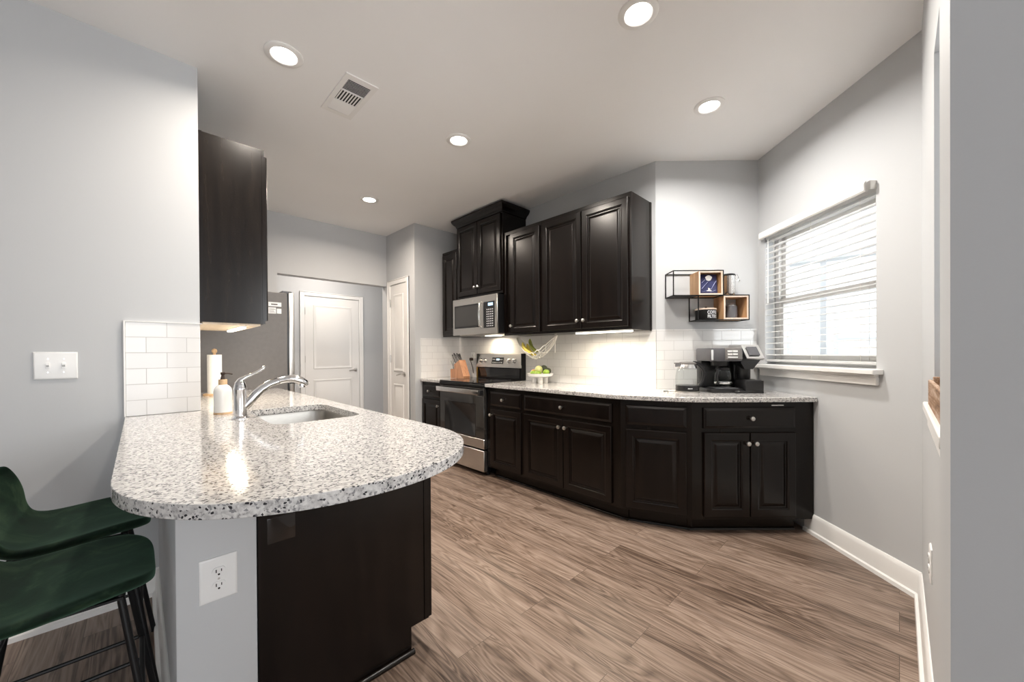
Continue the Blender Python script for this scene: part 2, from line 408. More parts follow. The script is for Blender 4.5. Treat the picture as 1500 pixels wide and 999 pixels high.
# coffee wall (45 degrees)
struct(G().prism([A, B, (B[0]+.12*Q+.05, B[1]+.12*Q), (A[0]+.12*Q, A[1]+.12*Q)], 0, H).obj('wall_coffee', 'wall_paint'))
# window wall: local frame, x from B (0) to C (1.23)
def win_pt(t): return (C[0]+t*Q, C[1]+t*Q)
WT0, WT1, WZ0, WZ1 = .232, 1.150, 1.105, 2.115   # opening along t (from C) and in z
g = G()
for t0, t1, z0, z1 in ((-.02, WT0, 0, H), (WT1, 1.30, 0, H), (WT0, WT1, 0, WZ0), (WT0, WT1, WZ1, H)):
    a = win_pt(t0); b = win_pt(t1); o = (.14*Q, -.14*Q)
    g.prism([a, b, (b[0]+o[0], b[1]+o[1]), (a[0]+o[0], a[1]+o[1])], z0, z1)
struct(g.obj('wall_window', 'wall_paint'))
# right wall with the pass-through, post at its near end
PX0, PX1 = 1.113, 1.784
g = G(); g.box(PX1, C[0]+.05, -.195, -.078, 0, H); g.box(PX0, PX1, -.195, -.078, 0, 1.01); g.box(PX0, PX1, -.195, -.078, 2.134, H)
struct(g.obj('wall_right', 'wall_paint'))
struct(G().box(.90, PX0, -3.4, -.056, 0, H).obj('wall_near_right', 'wall_paint'))
struct(G().box(2.3, 3.6, -2.5, -2.38, 0, H).obj('wall_living', 'wall_paint'))
struct(G().box(3.6, 3.72, -2.5, -.3, 0, H).obj('wall_living_right', 'wall_paint'))
g = G(); g.box(-3.4, -2.2, -3.52, -3.4, 0, H); g.box(.4, .9, -3.52, -3.4, 0, H); g.box(-2.2, .4, -3.52, -3.4, 2.3, H)
struct(g.obj('wall_rear', 'wall_paint'))
struct(G().box(-3.52, -3.4, -3.52, 2.76, 0, H).obj('wall_dining', 'wall_paint'))
# knee wall that carries the peninsula
g = G(); g.box(.066, .255, 1.38, 2.633, 0, .872, .006, 2)
struct(g.obj('wall_peninsula', 'wall_paint'))
# backsplashes
TZ = 1.368
def splash(name, g, mat): return struct(g.obj(name, mat))
splash('trim_1', G().box(-.046, .236, 2.622, 2.633, WZ, TZ, .002), 'tile_along_x')
struct(G().box(-.052, -.046, 2.618, 2.633, WZ, TZ+.004).box(-.046, .244, 2.618, 2.633, TZ, TZ+.004).obj('trim_2', 'trim_white'))
splash('trim_3', G().box(XS-.008, XS, 1.372, 4.0, WZ, 1.385), 'tile_along_y')
splash('trim_4', G().box(2.40, XS-.008, 3.992, 4.0, WZ, 1.385), 'tile_along_x')
k = .008*Q
splash('trim_5', G().prism([(A[0], A[1]), (A[0]-k, A[1]-k), (B[0]-.02*Q-k, B[1]+.02*Q-k), (B[0]-.02*Q, B[1]+.02*Q)], WZ, 1.385), 'tile_coffee')
# window stool, apron
def win_box(g, t0, t1, o0, o1, z0, z1):
    """box on the window wall: t along the wall from C, o = offset into the room (negative = outwards)"""
    p = [(win_pt(t)[0]-o*Q, win_pt(t)[1]+o*Q) for t, o in ((t0, o0), (t1, o0), (t1, o1), (t0, o1))]
    g.prism(p, z0, z1); return g
g = G(); win_box(g, .19, 1.215, 0, .06, 1.075, 1.103); win_box(g, WT0, WT1, -.10, 0, 1.075, 1.103)
struct(bevel_mod(g.obj('trim_6', 'trim_white'), .004))
g = G(); win_box(g, .215, 1.19, 0, .018, 1.015, 1.062); win_box(g, .215, 1.19, 0, .028, 1.062, 1.075)
struct(bevel_mod(g.obj('trim_7', 'trim_white'), .003))
# pass-through stool
struct(bevel_mod(G().box(PX0, 1.83, -.205, -.054, 1.01, 1.037).obj('trim_8', 'trim_white'), .004))
struct(G().box(PX0, 1.81, -.078, -.064, .965, 1.01).obj('trim_9', 'trim_white'))
# baseboards (profile in height, thickness)
BB = [(0, 0), (0, .028), (.020, .026), (.026, .016), (.105, .014), (.122, .010), (.130, .004), (.130, 0)]
def baseboard(name, p, q, nrm):
    """p -> q on the floor against a wall whose room-side normal is nrm"""
    g = G(); a = g.ring([(p[0]+nrm[0]*d, p[1]+nrm[1]*d, z) for z, d in BB]); b = g.ring([(q[0]+nrm[0]*d, q[1]+nrm[1]*d, z) for z, d in BB])
    g.bridge(a, b); g.cap(a[::-1]); g.cap(b); return struct(g.obj(name, 'trim_white'))
baseboard('baseboard_left', (-3.4, 2.633), (.066, 2.633), (0, -1))
baseboard('baseboard_peninsula', (.066, 2.62), (.066, 1.38), (-1, 0))
baseboard('baseboard_window', C, win_pt(.73), (-Q, Q))
baseboard('baseboard_right', (PX0, -.078), (C[0]-.01, -.078), (0, 1))
baseboard('baseboard_hall', (.9, 6.1), (3.4, 6.1), (0, -1))
baseboard('baseboard_back', (.9, 4.71), (1.075, 4.71), (0, -1))
baseboard('baseboard_dining', (-3.4, -3.4), (-3.4, 2.6), (1, 0))

# ---------------------------------------------------------------- interior doors
def int_door(name, wdt, hgt, loc, rot, knob_left=False, planked=False):
    """slab door on a wall: local x along, front faces -y"""
    root = G(); root.box(0, wdt, -.006, .03, .005, hgt, .002)
    d = root.obj(name, 'door_white', loc=loc, rot=rot); struct(d)
    st = .115 if wdt > .6 else .075; zt = hgt-.12; zm = .98; zl = .82
    for z0, z1 in ((zm, zt), (.22, zl)):
        g = G(); prof = [(0, .0002), (.006, .008), (.013, .008), (.024, .0008), (.034, .0008), (.054, .008)]
        g.panel(st, wdt-st, z0, z1, prof, -.006)
        if planked:
            n = 3
            for i in range(1, n):
                x = st+.05+(wdt-2*st-.1)*i/n; g.box(x-.002, x+.002, -.012, -.008, z0+.06, z1-.06)
        g.obj('door_panel', 'door_white', d)
    # casing
    g = G(); cw = .062
    for x0, x1, z0, z1 in ((-cw-.004, -.004, 0, hgt+.006+cw), (wdt+.004, wdt+cw+.004, 0, hgt+.006+cw), (-.004, wdt+.004, hgt+.006, hgt+.006+cw)):
        g.box(x0, x1, -.018, .0, z0, z1, .004); 
    g.box(-cw-.004, -cw+.008, -.024, 0, 0, hgt+.006+cw, .003); g.box(wdt+cw-.008, wdt+cw+.004, -.024, 0, 0, hgt+.006+cw, .003); g.box(-cw-.004, wdt+cw+.004, -.024, 0, hgt-.004+cw, hgt+.006+cw, .003)
    g.obj('door_casing', 'trim_white', d)
    kx = .06 if knob_left else wdt-.06
    sgn = 1 if knob_left else -1
    g = G(); g.lathe([(.030, 0), (.030, .006), (.012, .012), (.010, .045)], (kx, -.006, .95), 16, '-y')
    g.tube([(kx, -.048, .95), (kx+sgn*.03, -.052, .952), (kx+sgn*.07, -.052, .945), (kx+sgn*.11, -.050, .938)], .011, 8)
    g.obj('door_handle', 'nickel', d)
    hx = wdt if knob_left else 0
    for z in (.25, hgt*.55, hgt-.22):
        g = G(); g.box(hx-.006, hx+.008, -.014, -.002, z-.045, z+.045, .002); g.lathe([(.005, 0), (.005, .1)], (hx, -.016, z-.05), 8); g.obj('hinge', 'nickel', d)
    return d
int_door('door_1', .795, 2.055, (1.738, 6.1, 0), 0)
int_door('door_2', .40, 2.068, (2.327, 4.585, 0), -pi/2, planked=True)
# child-proof latch seen near the top of both doors
# ---------------------------------------------------------------- window
wroot = G()
for t0, t1, z0, z1 in ((WT0, WT0+.035, WZ0, WZ1), (WT1-.035, WT1, WZ0, WZ1), (WT0, WT1, WZ1-.035, WZ1), (WT0, WT1, WZ0, WZ0+.035)):
    win_box(wroot, t0, t1, -.14, -.085, z0, z1)
wnd = struct(wroot.obj('window_1', 'trim_white'))
zm = 1.585
for nm, z0, z1, o in (('lower_sash', WZ0+.03, zm+.02, -.105), ('upper_sash', zm-.02, WZ1-.03, -.125)):
    g = G(); t0, t1 = WT0+.03, WT1-.03; wd = .042
    win_box(g, t0, t0+wd, o-.015, o+.012, z0, z1); win_box(g, t1-wd, t1, o-.015, o+.012, z0, z1)
    win_box(g, t0, t1, o-.015, o+.012, z0, z0+wd); win_box(g, t0, t1, o-.015, o+.012, z1-wd, z1)
    s = g.obj(nm, 'trim_white', wnd)
    g = G(); win_box(g, t0+wd, t1-wd, o-.004, o, z0+wd, z1-wd); g.obj('pane', 'pane_glass', s)
# blind hung in the reveal
bl = thing('window_blind', 'white horizontal slat blind hanging open in the kitchen window', 'blind', (*win_pt(WT1), 0), R_WINDOW)
BW = WT1-WT0                     # local x 0..BW, y>0 = outwards, y<0 = into the room
g = G(); g.box(.004, BW-.004, .006, .05, 2.07, 2.112, .002); g.obj('head_rail', 'blind_vinyl', bl)
g = G(); g.prism_x([(-.034, 2.078), (-.040, 2.085), (-.040, 2.122), (-.032, 2.132), (-.026, 2.132), (-.026, 2.078)], -.012, BW-.028)
g.prism_x([(-.034, 2.078), (.006, 2.078), (.006, 2.082), (-.034, 2.082)], -.012, -.006); g.obj('valance', 'trim_white', bl)
g = G(); g.box(BW-.026, BW+.004, -.034, -.032, 2.078, 2.124); g.box(BW+.002, BW+.004, -.034, .0, 2.078, 2.124); g.box(BW-.026, BW+.004, -.034, 0, 2.122, 2.124); g.obj('bracket', 'nickel', bl, smooth=0)
g = G(); nsl = 21
for i in range(nsl):
    z = 2.052 - i*.0438; tl = radians(4)
    yy = .028; hw = .0245
    g.prism_x([(yy-hw*cos(tl), z-hw*sin(tl)-.0012), (yy, z+.0012), (yy+hw*cos(tl), z+hw*sin(tl)-.0012), (yy+hw*cos(tl), z+hw*sin(tl)+.0022), (yy, z+.0052), (yy-hw*cos(tl), z-hw*sin(tl)+.0022)], .006, BW-.006)
g.obj('slats', 'blind_vinyl', bl)
g = G(); g.box(.006, BW-.006, .006, .052, 1.125, 1.142, .003); g.obj('bottom_rail', 'blind_vinyl', bl)
for x in (.10, .46, .82):
    g = G()
    for y in (.003, .053): g.tube([(x, y, 1.14), (x, y, 2.07)], .0009, 5)
    g.obj('ladder_cord', 'rope', bl)
g = G(); g.tube([(.045, -.004, 2.07), (.045, -.006, 1.62)], .0035, 8); g.lathe([(.005, 0), (.006, .03), (.003, .05)], (.045, -.006, 1.575), 10); g.obj('tilt_wand', 'white_plastic', bl)

# outside: pale neighbouring house seen through the blind
nb = thing('neighbour_house', 'pale sided house outside, faintly visible through the window blind', 'house', (9.5, 1.2, 0), R_STOVE)
# local x = 1.2 - Y, local y = X - 9.5
g = G(); g.box(-4, 5, 0, .3, -.5, 5.5)
for i in range(40): g.box(-4, 5, -.012, 0, -.5+i*.15, -.5+i*.15+.02)
g.obj('wall', 'exterior_siding', nb)
for x in (-.75, .75, 2.4):
    g = G(); g.box(x-.42, x+.42, -.05, .02, .7, 2.1, .01); f = g.obj('window_frame', 'exterior_trim', nb)
    g = G(); g.box(x-.35, x+.35, -.06, -.04, .77, 1.36); g.box(x-.35, x+.35, -.06, -.04, 1.44, 2.03); g.obj('pane', 'exterior_siding', f)
for x in (-1.2, .44, 2.0):
    g = G(); g.box(x-.035, x+.035, -2.5, -2.43, -.5, 2.5); g.obj('porch_post', 'exterior_trim', nb)
g = G(); g.box(-1.5, 2.4, -2.56, -2.32, 2.5, 2.62); g.obj('porch_beam', 'exterior_trim', nb)
for k_ in range(5):
    g = G(); g.bar((-1.3+k_*.62, -2.4, 2.62), (-.8+k_*.62, -2.4, 4.2), .03); g.obj('pergola_strut', 'exterior_trim', nb)
struct(G().box(3.0, 14, -12, 6, -.62, -.5).obj('trim_10', 'exterior_ground', rot=0))

# ================================================================ CABINETS
KN = [(.0045, 0), (.0045, .012), (.006, .015), (.0135, .019), (.0150, .024), (.0135, .029), (.008, .032), (.002, .033)]
def knob(parent, x, z, y=-.02):
    g = G(); g.lathe(KN, (x, y, z), 14, '-y'); return g.obj('knob', 'nickel', parent)
RAISED = [(0, .013), (.0008, .0160), (.0026, .0185), (.0055, .0200), (.046, .020), (.049, .0188), (.0525, .0170), (.056, .0165), (.0575, .0100), (.060, .0085), (.066, .0085), (.072, .0105), (.080, .0150), (.086, .0174), (.090, .0180)]
SLAB = [(0, .010), (.0010, .0118), (.0035, .0130), (.007, .0140), (.012, .0168), (.016, .0190), (.019, .0198), (.022, .020)]
def raised_door(parent, x0, x1, z0, z1, kx=None, kz=None, name='door'):
    g = G(); g.panel(x0, x1, z0, z1, RAISED); d = g.obj(name, 'espresso', parent, smooth=0)
    if kx is not None: knob(d, kx, kz)
    return d
def slab_front(parent, x0, x1, z0, z1, kx=None, name='drawer'):
    g = G(); g.panel(x0, x1, z0, z1, SLAB); d = g.obj(name, 'espresso', parent, smooth=0)
    if kx is not None: knob(d, kx, (z0+z1)/2)
    return d
def base_unit(label, loc, rot, wdt, depth, parts, toe=(0, None), poly=None, drop_right=0):
    r = thing('base_cabinet', label, 'cabinet', (*loc, 0), rot)
    g = G()
    if poly: g.prism(poly, .10, .872)
    else: g.box(0, wdt, 0, depth, .10, .872)
    g.obj('body', 'espresso_side', r)
    t1 = toe[1] if toe[1] is not None else wdt
    g = G(); g.box(toe[0], t1, .072, .09, 0, .10); tk = g.obj('toe_kick', 'espresso_side', r)
    g = G(); g.prism_x([(.072, 0), (.060, 0), (.062, .010), (.068, .016), (.072, .017)], toe[0], t1); g.obj('shoe_moulding', 'espresso', tk)
    for p in parts:
        if p[0] == 'door': raised_door(r, *p[1:])
        else: slab_front(r, *p[1:])
    return r
ZD0, ZD1, ZR0, ZR1 = .122, .672, .700, .836
# left of the range: local x = 4.0 - Y
base_unit('narrow dark base cabinet between the pantry wall and the range', (2.42, 3.998), R_STOVE, .426, .55,
          [('drawer', .02, .40, ZR0, ZR1, .19), ('door', .02, .40, ZD0, ZD1, .375, .61)])
base_unit('one-door dark base cabinet directly right of the range', (2.42, 2.806), R_STOVE, .480, .55,
          [('drawer', .052, .462, ZR0, ZR1, .245), ('door', .052, .462, ZD0, ZD1, .080, .615)], toe=(.03, None))
base_unit('wide two-door dark base cabinet with one long drawer, in the straight run', (2.42, 2.326), R_STOVE, .951, .55,
          [('drawer', .022, .885, ZR0, ZR1, .447), ('door', .022, .450, ZD0, ZD1, .424, .610), ('door', .456, .885, ZD0, ZD1, .484, .610)], toe=(0, .968))
# angled unit P0 -> P1
LA = sqrt((P1[0]-P0[0])**2+(P1[1]-P0[1])**2)
base_unit('one-door dark base cabinet with a blank false drawer, angled at the bend', P0, R_ANGLE, LA, .4,
          [('drawer', .035, LA-.032, ZR0, ZR1, None, 'false_drawer'), ('door', .035, LA-.032, ZD0, ZD1)], toe=(-.006, LA+.004),
          poly=[(0, 0), (LA, 0), (LA-.075, .36), (.152, .36)])
LE = sqrt((P2[0]-P1[0])**2+(P2[1]-P1[1])**2)
eu = base_unit('two-door dark base cabinet at the end of the run, below the window', P1, R_END, LE, .4,
          [('drawer', .070, .668, ZR0, ZR1, .372), ('door', .070, .368, ZD0, ZD1, .346, .605), ('door', .372, .668, ZD0, ZD1, .398, .605)], toe=(0, .715),
          poly=[(0, 0), (LE-.004, 0), (LE-.004, .52), (.10, .52)])
g = G(); g.panel(.52, .60, .846, .852, [(0, .001), (.002, .002)]); g.obj('child_latch', 'white_plastic', eu)

# sink base in the peninsula: fronts face the range (+X), finished end faces the camera
pb = thing('peninsula_cabinet', 'large dark peninsula cabinet with plain finished end panel beside the white knee wall', 'cabinet', (.855, 1.38, 0), R_WEST)
# local x = Y-1.38, local y = .855-X ; length 2.46
g = G(); g.box(.018, 1.248, .0, .595, .10, .60); g.box(1.842, 2.46, .0, .595, .10, .872); g.box(.018, .40, .0, .595, .60, .872); g.box(.40, 1.248, .0, .02, .60, .872); g.box(1.10, 1.248, .02, .595, .60, .872)
g.obj('body', 'espresso_side', pb)
g = G(); pts = [(0, .10), (0, .872), (.5985, .872), (.5985, 0), (.078, 0), (.078, .10)]
a = g.ring([(0, y, z) for y, z in pts]); b = g.ring([(.018, y, z) for y, z in pts]); g.bridge(a, b); g.cap(a[::-1]); g.cap(b)
g.obj('end_panel', 'espresso', pb)
g = G(); g.box(-.004, .018, -.001, .018, .102, .872, .001); g.box(.004, .030, -.02, 0, .10, .865, .001); g.obj('stile', 'espresso_side', pb)
g = G(); g.tube([(-.010, .072, .006), (-.010, .597, .006)], .0115, 10); g.obj('shoe_moulding', 'espresso_side', pb)
g = G(); g.box(.018, 2.46, .078, .094, 0, .10); g.obj('toe_kick', 'espresso_side', pb)
for x0, x1 in ((.04, .44), (.47, .84), (.85, 1.22), (1.25, 1.84), (1.87, 2.44)):
    if x0 == 1.25: continue
    raised_door(pb, x0, x1, ZD0, ZD1, x1-.03 if x0 in (.04, .47) else x0+.03, .61); slab_front(pb, x0, x1, ZR0, ZR1)
tp = G(); tp.box(.06, .48, -.003, 0, 0, .10); tp.bm.free()
t = G(); t.panel(.282, .360, .610, .690, [(0, .0003), (.001, .0006)]); t = t.obj('tape_patch', 'clear_tape', loc=(0, 1.3795, 0)); tag(t, 'scrap of clear tape on the dark end panel, just under the granite edge', 'tape')
dw = thing('dishwasher', 'stainless dishwasher front in the peninsula facing the range', 'dishwasher', (.855, 2.63, 0), R_WEST)
g = G(); g.box(0, .59, -.025, -.001, .11, .86, .006); g.obj('door', 'steel', dw); g = G(); g.tube([(.06, -.055, .79), (.53, -.055, .79)], .009); g.tube([(.07, -.025, .79), (.07, -.055, .79)], .006); g.tube([(.52, -.025, .79), (.52, -.055, .79)], .006); g.obj('handle', 'steel_bright', dw)

# worktops
def offs(p, q, d):
    """offset segment p->q to its right-hand side looking from p to q by d (towards the room)"""
    v = Vector((q[0]-p[0], q[1]-p[1])).normalized(); n = Vector((v.y, -v.x)); return Vector(p)+n*d, Vector(q)+n*d
def isect(p, q, r, s):
    p, q, r, s = map(Vector, (p, q, r, s)); d1 = q-p; d2 = s-r; den = d1.x*d2.y-d1.y*d2.x
    t = ((r.x-p.x)*d2.y-(r.y-p.y)*d2.x)/den; return p+d1*t
ov = .036
L0 = offs((2.42, 2.8), P0, ov); L1 = offs(P0, P1, ov); L2 = offs(P1, P2, ov)
a0 = isect(*L0, *L1); a1 = isect(*L1, *L2); a2 = isect(*L2, C, B)
# soften the two obtuse corners
def soft(p, c, q, r, n=5):
    p, c, q = Vector(p), Vector(c), Vector(q); s = c+(p-c).normalized()*r; e = c+(q-c).normalized()*r
    return [tuple((1-t)**2*s+2*t*(1-t)*c+t*t*e) for t in [i/n for i in range(n+1)]]
front = [(2.42-ov, 2.808)] + soft((2.384, 2.8), a0, a1, .16) + soft(a0, a1, a2, .12) + [(a2.x-.004, a2.y+.004)]
poly = front + [(B[0]-.012, B[1]+.002), (A[0]-.006, A[1]-.002), (XS-.009, 1.38), (XS-.009, 2.808)]
g = G(); g.prism(poly, .873, WZ); o = bevel_mod(g.obj('worktop', 'granite', smooth=30), .004, 2, 50)
tag(o, 'long speckled granite worktop running from the range round to the window', 'worktop')
g = G(); g.box(2.384, XS-.009, 3.572, 3.991, .873, WZ); o = bevel_mod(g.obj('worktop', 'granite', smooth=30), .004, 2, 50)
tag(o, 'short granite worktop under the knife block, between pantry wall and range', 'worktop')
# peninsula top with round end and sink cut-out
outer = [(.238, 3.86), (.238, 2.62), (-.05, 2.620)]
cx, cy_, ra, n_ = .411, 1.32, .461, 2.12
N = 40
for i in range(N+1):
    a = pi + pi*i/N; ca, sa = cos(a), sin(a)
    outer.append((cx+ra*math.copysign(abs(ca)**(2/n_), ca), cy_+ra*math.copysign(abs(sa)**(2/n_), sa)))
outer += [(.880, 3.86)]
def rrect(x0, x1, y0, y1, r, n=6):
    pts = []
    for cx_, cy2, a0_ in ((x1-r, y1-r, 0), (x0+r, y1-r, pi/2), (x0+r, y0+r, pi), (x1-r, y0+r, 3*pi/2)):
        for i in range(n+1): a = a0_+pi/2*i/n; pts.append((cx_+r*cos(a), cy2+r*sin(a)))
    return pts
SX0, SX1, SY0, SY1 = .405, .785, 1.84, 2.43
hole = rrect(SX0, SX1, SY0, SY1, .07)
g = G()
def fill_hole(g, z):
    o_ = g.ring([(x, y, z) for x, y in outer]); h_ = g.ring([(x, y, z) for x, y in hole]); es = []
    for L in (o_, h_):
        for i in range(len(L)): es.append(g.bm.edges.new((L[i], L[(i+1) % len(L)])))
    bmesh.ops.triangle_fill(g.bm, use_beauty=True, use_dissolve=False, edges=es); return o_, h_
ot, ht = fill_hole(g, WZ); ob, hb = fill_hole(g, .873)
g.bridge(ot, ob); g.bridge(ht, hb)
o = bevel_mod(g.obj('worktop', 'granite', smooth=30), .004, 2, 50)
tag(o, 'speckled granite peninsula worktop with rounded end and sink cut-out', 'worktop')

# sink
sk = thing('sink', 'undermounted stainless sink in the peninsula worktop', 'sink', (0, 0, 0))
g = G(); prev = None
for dx, z in ((-.012, .8725), (0, .872), (.004, .86), (.010, .72), (.03, .695), (.06, .69)):
    p = rrect(SX0-.006+dx, SX1+.006-dx, SY0-.006+dx, SY1+.006-dx, .075-.3*max(dx, 0))
    r_ = g.ring([(x, y, z) for x, y in p])
    if prev: g.bridge(prev, r_)
    prev = r_
g.cap(prev); o = g.obj('basin', 'sink_steel', sk); sm = o.modifiers.new('thick', 'SOLIDIFY'); sm.thickness = .0015; sm.offset = -1
g = G(); g.lathe([(.045, 0), (.045, .003), (.03, .004), (.028, .001)], ((SX0+SX1)/2, (SY0+SY1)/2, .6905), 20); g.obj('drain', 'chrome', sk)

# faucet : base near (.335, 2.15)
fc = thing('faucet', 'chrome pull-out kitchen tap with raised lever behind the sink', 'tap', (.338, 2.16, WZ))
g = G(); g.lathe([(.036, 0), (.036, .004), (.030, .010), (.026, .014), (.0255, .05), (.0255, .13), (.027, .135), (.027, .142), (.025, .146), (.024, .155), (.018, .172), (.010, .180)], (0, 0, 0), 28); g.obj('body', 'chrome', fc)
g = G()
path = [(.015, 0, .052), (.035, 0, .075), (.058, 0, .105), (.085, 0, .133), (.118, 0, .154), (.155, 0, .167)]
g.tube(path, .014, 16, rad=[.020, .0205, .0200, .019, .018, .0175]); g.obj('spout_arm', 'chrome', fc)
g = G(); path = [(.157, 0, .168), (.190, 0, .175), (.225, 0, .173), (.255, 0, .163), (.276, 0, .150), (.285, 0, .138)]
g.tube(path, .016, 16, rad=[.0178, .0195, .0205, .021, .019, .012]); g.lathe([(.014, 0), (.0165, .015), (.012, .028)], (.262, 0, .128), 14); g.obj('spray_head', 'chrome', fc)
g = G(); g.box(.205, .235, -.008, .008, .150, .157, .002); g.obj('spray_button', 'black_plastic', fc)
g = G(); path = [(-.012, 0, .160), (.0, 0, .178), (.022, 0, .193), (.045, 0, .203), (.072, 0, .217), (.092, 0, .232), (.100, 0, .240)]
g.tube(path, .01, 12, rad=[.016, .015, .011, .0085, .008, .0095, .006], flat=.8); g.obj('lever', 'chrome', fc)

# soap bottle
sb = thing('soap_bottle', 'white pump soap bottle with wooden collar left of the tap', 'soap dispenser', (.303, 2.40, WZ))
g = G(); g.lathe([(.034, 0), (.0385, .004), (.0385, .012), (.0385, .115), (.036, .128), (.028, .140), (.018, .147), (.017, .153)], (0, 0, 0), 28); g.obj('bottle', 'ceramic', sb)
g = G(); g.lathe([(.039, 0), (.0392, .001), (.0392, .009), (.039, .010)], (0, 0, 0), 28); g.obj('base_band', 'bamboo', sb)
g = G(); g.lathe([(.0185, .148), (.0185, .172), (.017, .174)], (0, 0, 0), 20); g.obj('collar', 'bamboo', sb)
g = G(); g.lathe([(.011, .173), (.008, .186), (.006, .195), (.008, .197), (.010, .205), (.009, .210)], (0, 0, 0), 14); g.tube([(0, 0, .203), (.022, -.002, .204), (.040, -.003, .199)], .0035, 8); g.obj('pump', 'coffee_brown', sb)

# paper towel holder and roll
ph = thing('paper_towel_holder', 'bamboo paper towel holder standing by the refrigerator', 'paper towel holder', (.400, 3.55, WZ))
g = G(); g.lathe([(.07, 0), (.07, .010), (.066, .013)], (0, 0, 0), 28); g.obj('base', 'bamboo', ph)
g = G(); g.lathe([(.008, .012), (.008, .305), (.010, .31), (.016, .318), (.017, .330), (.012, .340), (.003, .344)], (0, 0, 0), 14); g.obj('pole', 'bamboo', ph)
g = G(); g.lathe([(.022, 0), (.022, .285), (.044, .285), (.044, 0), (.022, 0)], (0, 0, 0), 28, caps=False); o = g.obj('paper_towel_roll', 'paper', loc=(.400, 3.55, WZ+.0135)); tag(o, 'white paper towel roll on the holder behind the soap bottle', 'paper towel')

# refrigerator
fr = thing('refrigerator', 'grey-sided refrigerator with stainless door beyond the sink counter', 'refrigerator', (.975, 3.875, 0), R_WEST)
# local x = Y-3.875 (0..0.80), local y = .975-X
g = G(); g.box(0, .80, .015, .69, .02, 1.755, .004); g.obj('cabinet_body', 'fridge_grey', fr)
g = G(); g.box(.005, .795, .002, .015, .05, 1.75); g.obj('door_gasket', 'black_plastic', fr)
g = G(); g.box(.001, .398, -.045, .001, .62, 1.762, .008, 2); d1 = g.obj('door', 'steel', fr)
g = G(); g.box(.402, .799, -.045, .001, .62, 1.762, .008, 2); d2 = g.obj('door', 'steel', fr)
g = G(); g.box(.001, .799, -.045, .001, .06, .61, .008, 2); d3 = g.obj('freezer_drawer', 'steel', fr)
for d, x in ((d1, .36), (d2, .44)):
    g = G(); g.tube([(x, -.045, .78), (x, -.085, .80), (x, -.095, 1.15), (x, -.085, 1.58), (x, -.045, 1.60)], .011, 10); g.obj('handle', 'steel_bright', d)
g = G(); g.tube([(.12, -.045, .54), (.13, -.085, .54), (.67, -.085, .54), (.68, -.045, .54)], .011, 10); g.obj('handle', 'steel_bright', d3)
g = G(); g.box(.02, .12, -.03, .05, 1.755, 1.775, .003); g.obj('hinge_cover', 'grey_plastic', fr)
st = thing('energy_label', 'white printed sticker on the grey refrigerator side', 'sticker', (.815, 3.8745, 1.56))
g = G(); g.box(0, .10, -.0006, 0, .068, .105); g.obj('title_strip', 'white_plastic', st)
g = G(); g.box(0, .058, -.0006, 0, .004, .058); g.obj('text_block', 'white_plastic', st)
g = G(); g.box(.064, .10, -.0006, 0, .006, .05); g.obj('code_block', 'white_plastic', st)
g = G()
for i in range(5): g.box(.004, .054-.006*(i % 3), -.0009, -.0006, .010+i*.009, .013+i*.009)
g.obj('fine_print', 'fridge_grey', st)
g = G(); g.box(.02, .07, -.0009, -.0006, .08, .092); g.obj('heading_print', 'fridge_grey', st)

# ---------------------------------------------------------------- upper cabinets
def upper_unit(label, loc, rot, wdt, depth, z0, z1, doors, name='wall_cabinet', rail=True):
    r = thing(name, label, 'cabinet', (*loc, 0), rot)
    g = G(); g.box(0, wdt, .019, depth, z0, z1)
    g.obj('body', 'espresso_side', r)
    g = G()   # face frame
    g.box(0, .03, 0, .019, z0, z1); g.box(wdt-.03, wdt, 0, .019, z0, z1); g.box(.03, wdt-.03, 0, .019, z1-.03, z1); g.box(.03, wdt-.03, 0, .019, z0, z0+.03)
    g.obj('face_frame', 'espresso', r)
    for d in doors: raised_door(r, *d)
    return r
UZ0, UZ1 = 1.378, 2.415
upper_unit('narrow dark wall cabinet left of the tall crowned one', (2.65, 3.895), R_STOVE, .322, .329, UZ0+.02, UZ1, [(.02, .302, 1.415, 2.375)])
upper_unit('one-door dark wall cabinet right of the crowned one', (2.65, 2.806), R_STOVE, .506, .329, UZ0, UZ1, [(.105, .490, 1.40, 2.378, .132, 1.468)])
ru = upper_unit('two-door dark wall cabinet at the right end, above the light bar', (2.65, 2.298), R_STOVE, .890, .329, UZ0, UZ1,
           [(.022, .443, 1.40, 2.378, .415, 1.468), (.450, .868, 1.40, 2.378, .478, 1.468)])
g = G(); g.box(.862, .889, .325, .3285, UZ0-.003, UZ1); g.box(.885, .894, .306, .3285, UZ0-.003, UZ1); g.obj('scribe_moulding', 'espresso', ru)
cu = upper_unit('tall crowned dark wall cabinet above the microwave', (2.632, 3.570), R_STOVE, .762, .347, 1.815, 2.66,
           [(.018, .378, 1.84, 2.625, .352, 1.915), (.384, .744, 1.84, 2.625, .410, 1.915)])
g = G()
cp = [(.0, 2.635), (.008, 2.635), (.012, 2.648), (.022, 2.660), (.042, 2.674), (.056, 2.692), (.060, 2.700), (.060, 2.718), (0, 2.718)]
loops = []
for d, z in cp: loops.append(g.ring([(-d*.55, .347, z), (-d*.55, -d, z), (.762+d, -d, z), (.762+d, .347, z)]))
for a_, b_ in zip(loops, loops[1:]+loops[:1]):
    g.bridge(a_, b_, closed=False)
g.obj('crown_moulding', 'espresso', cu, smooth=0)
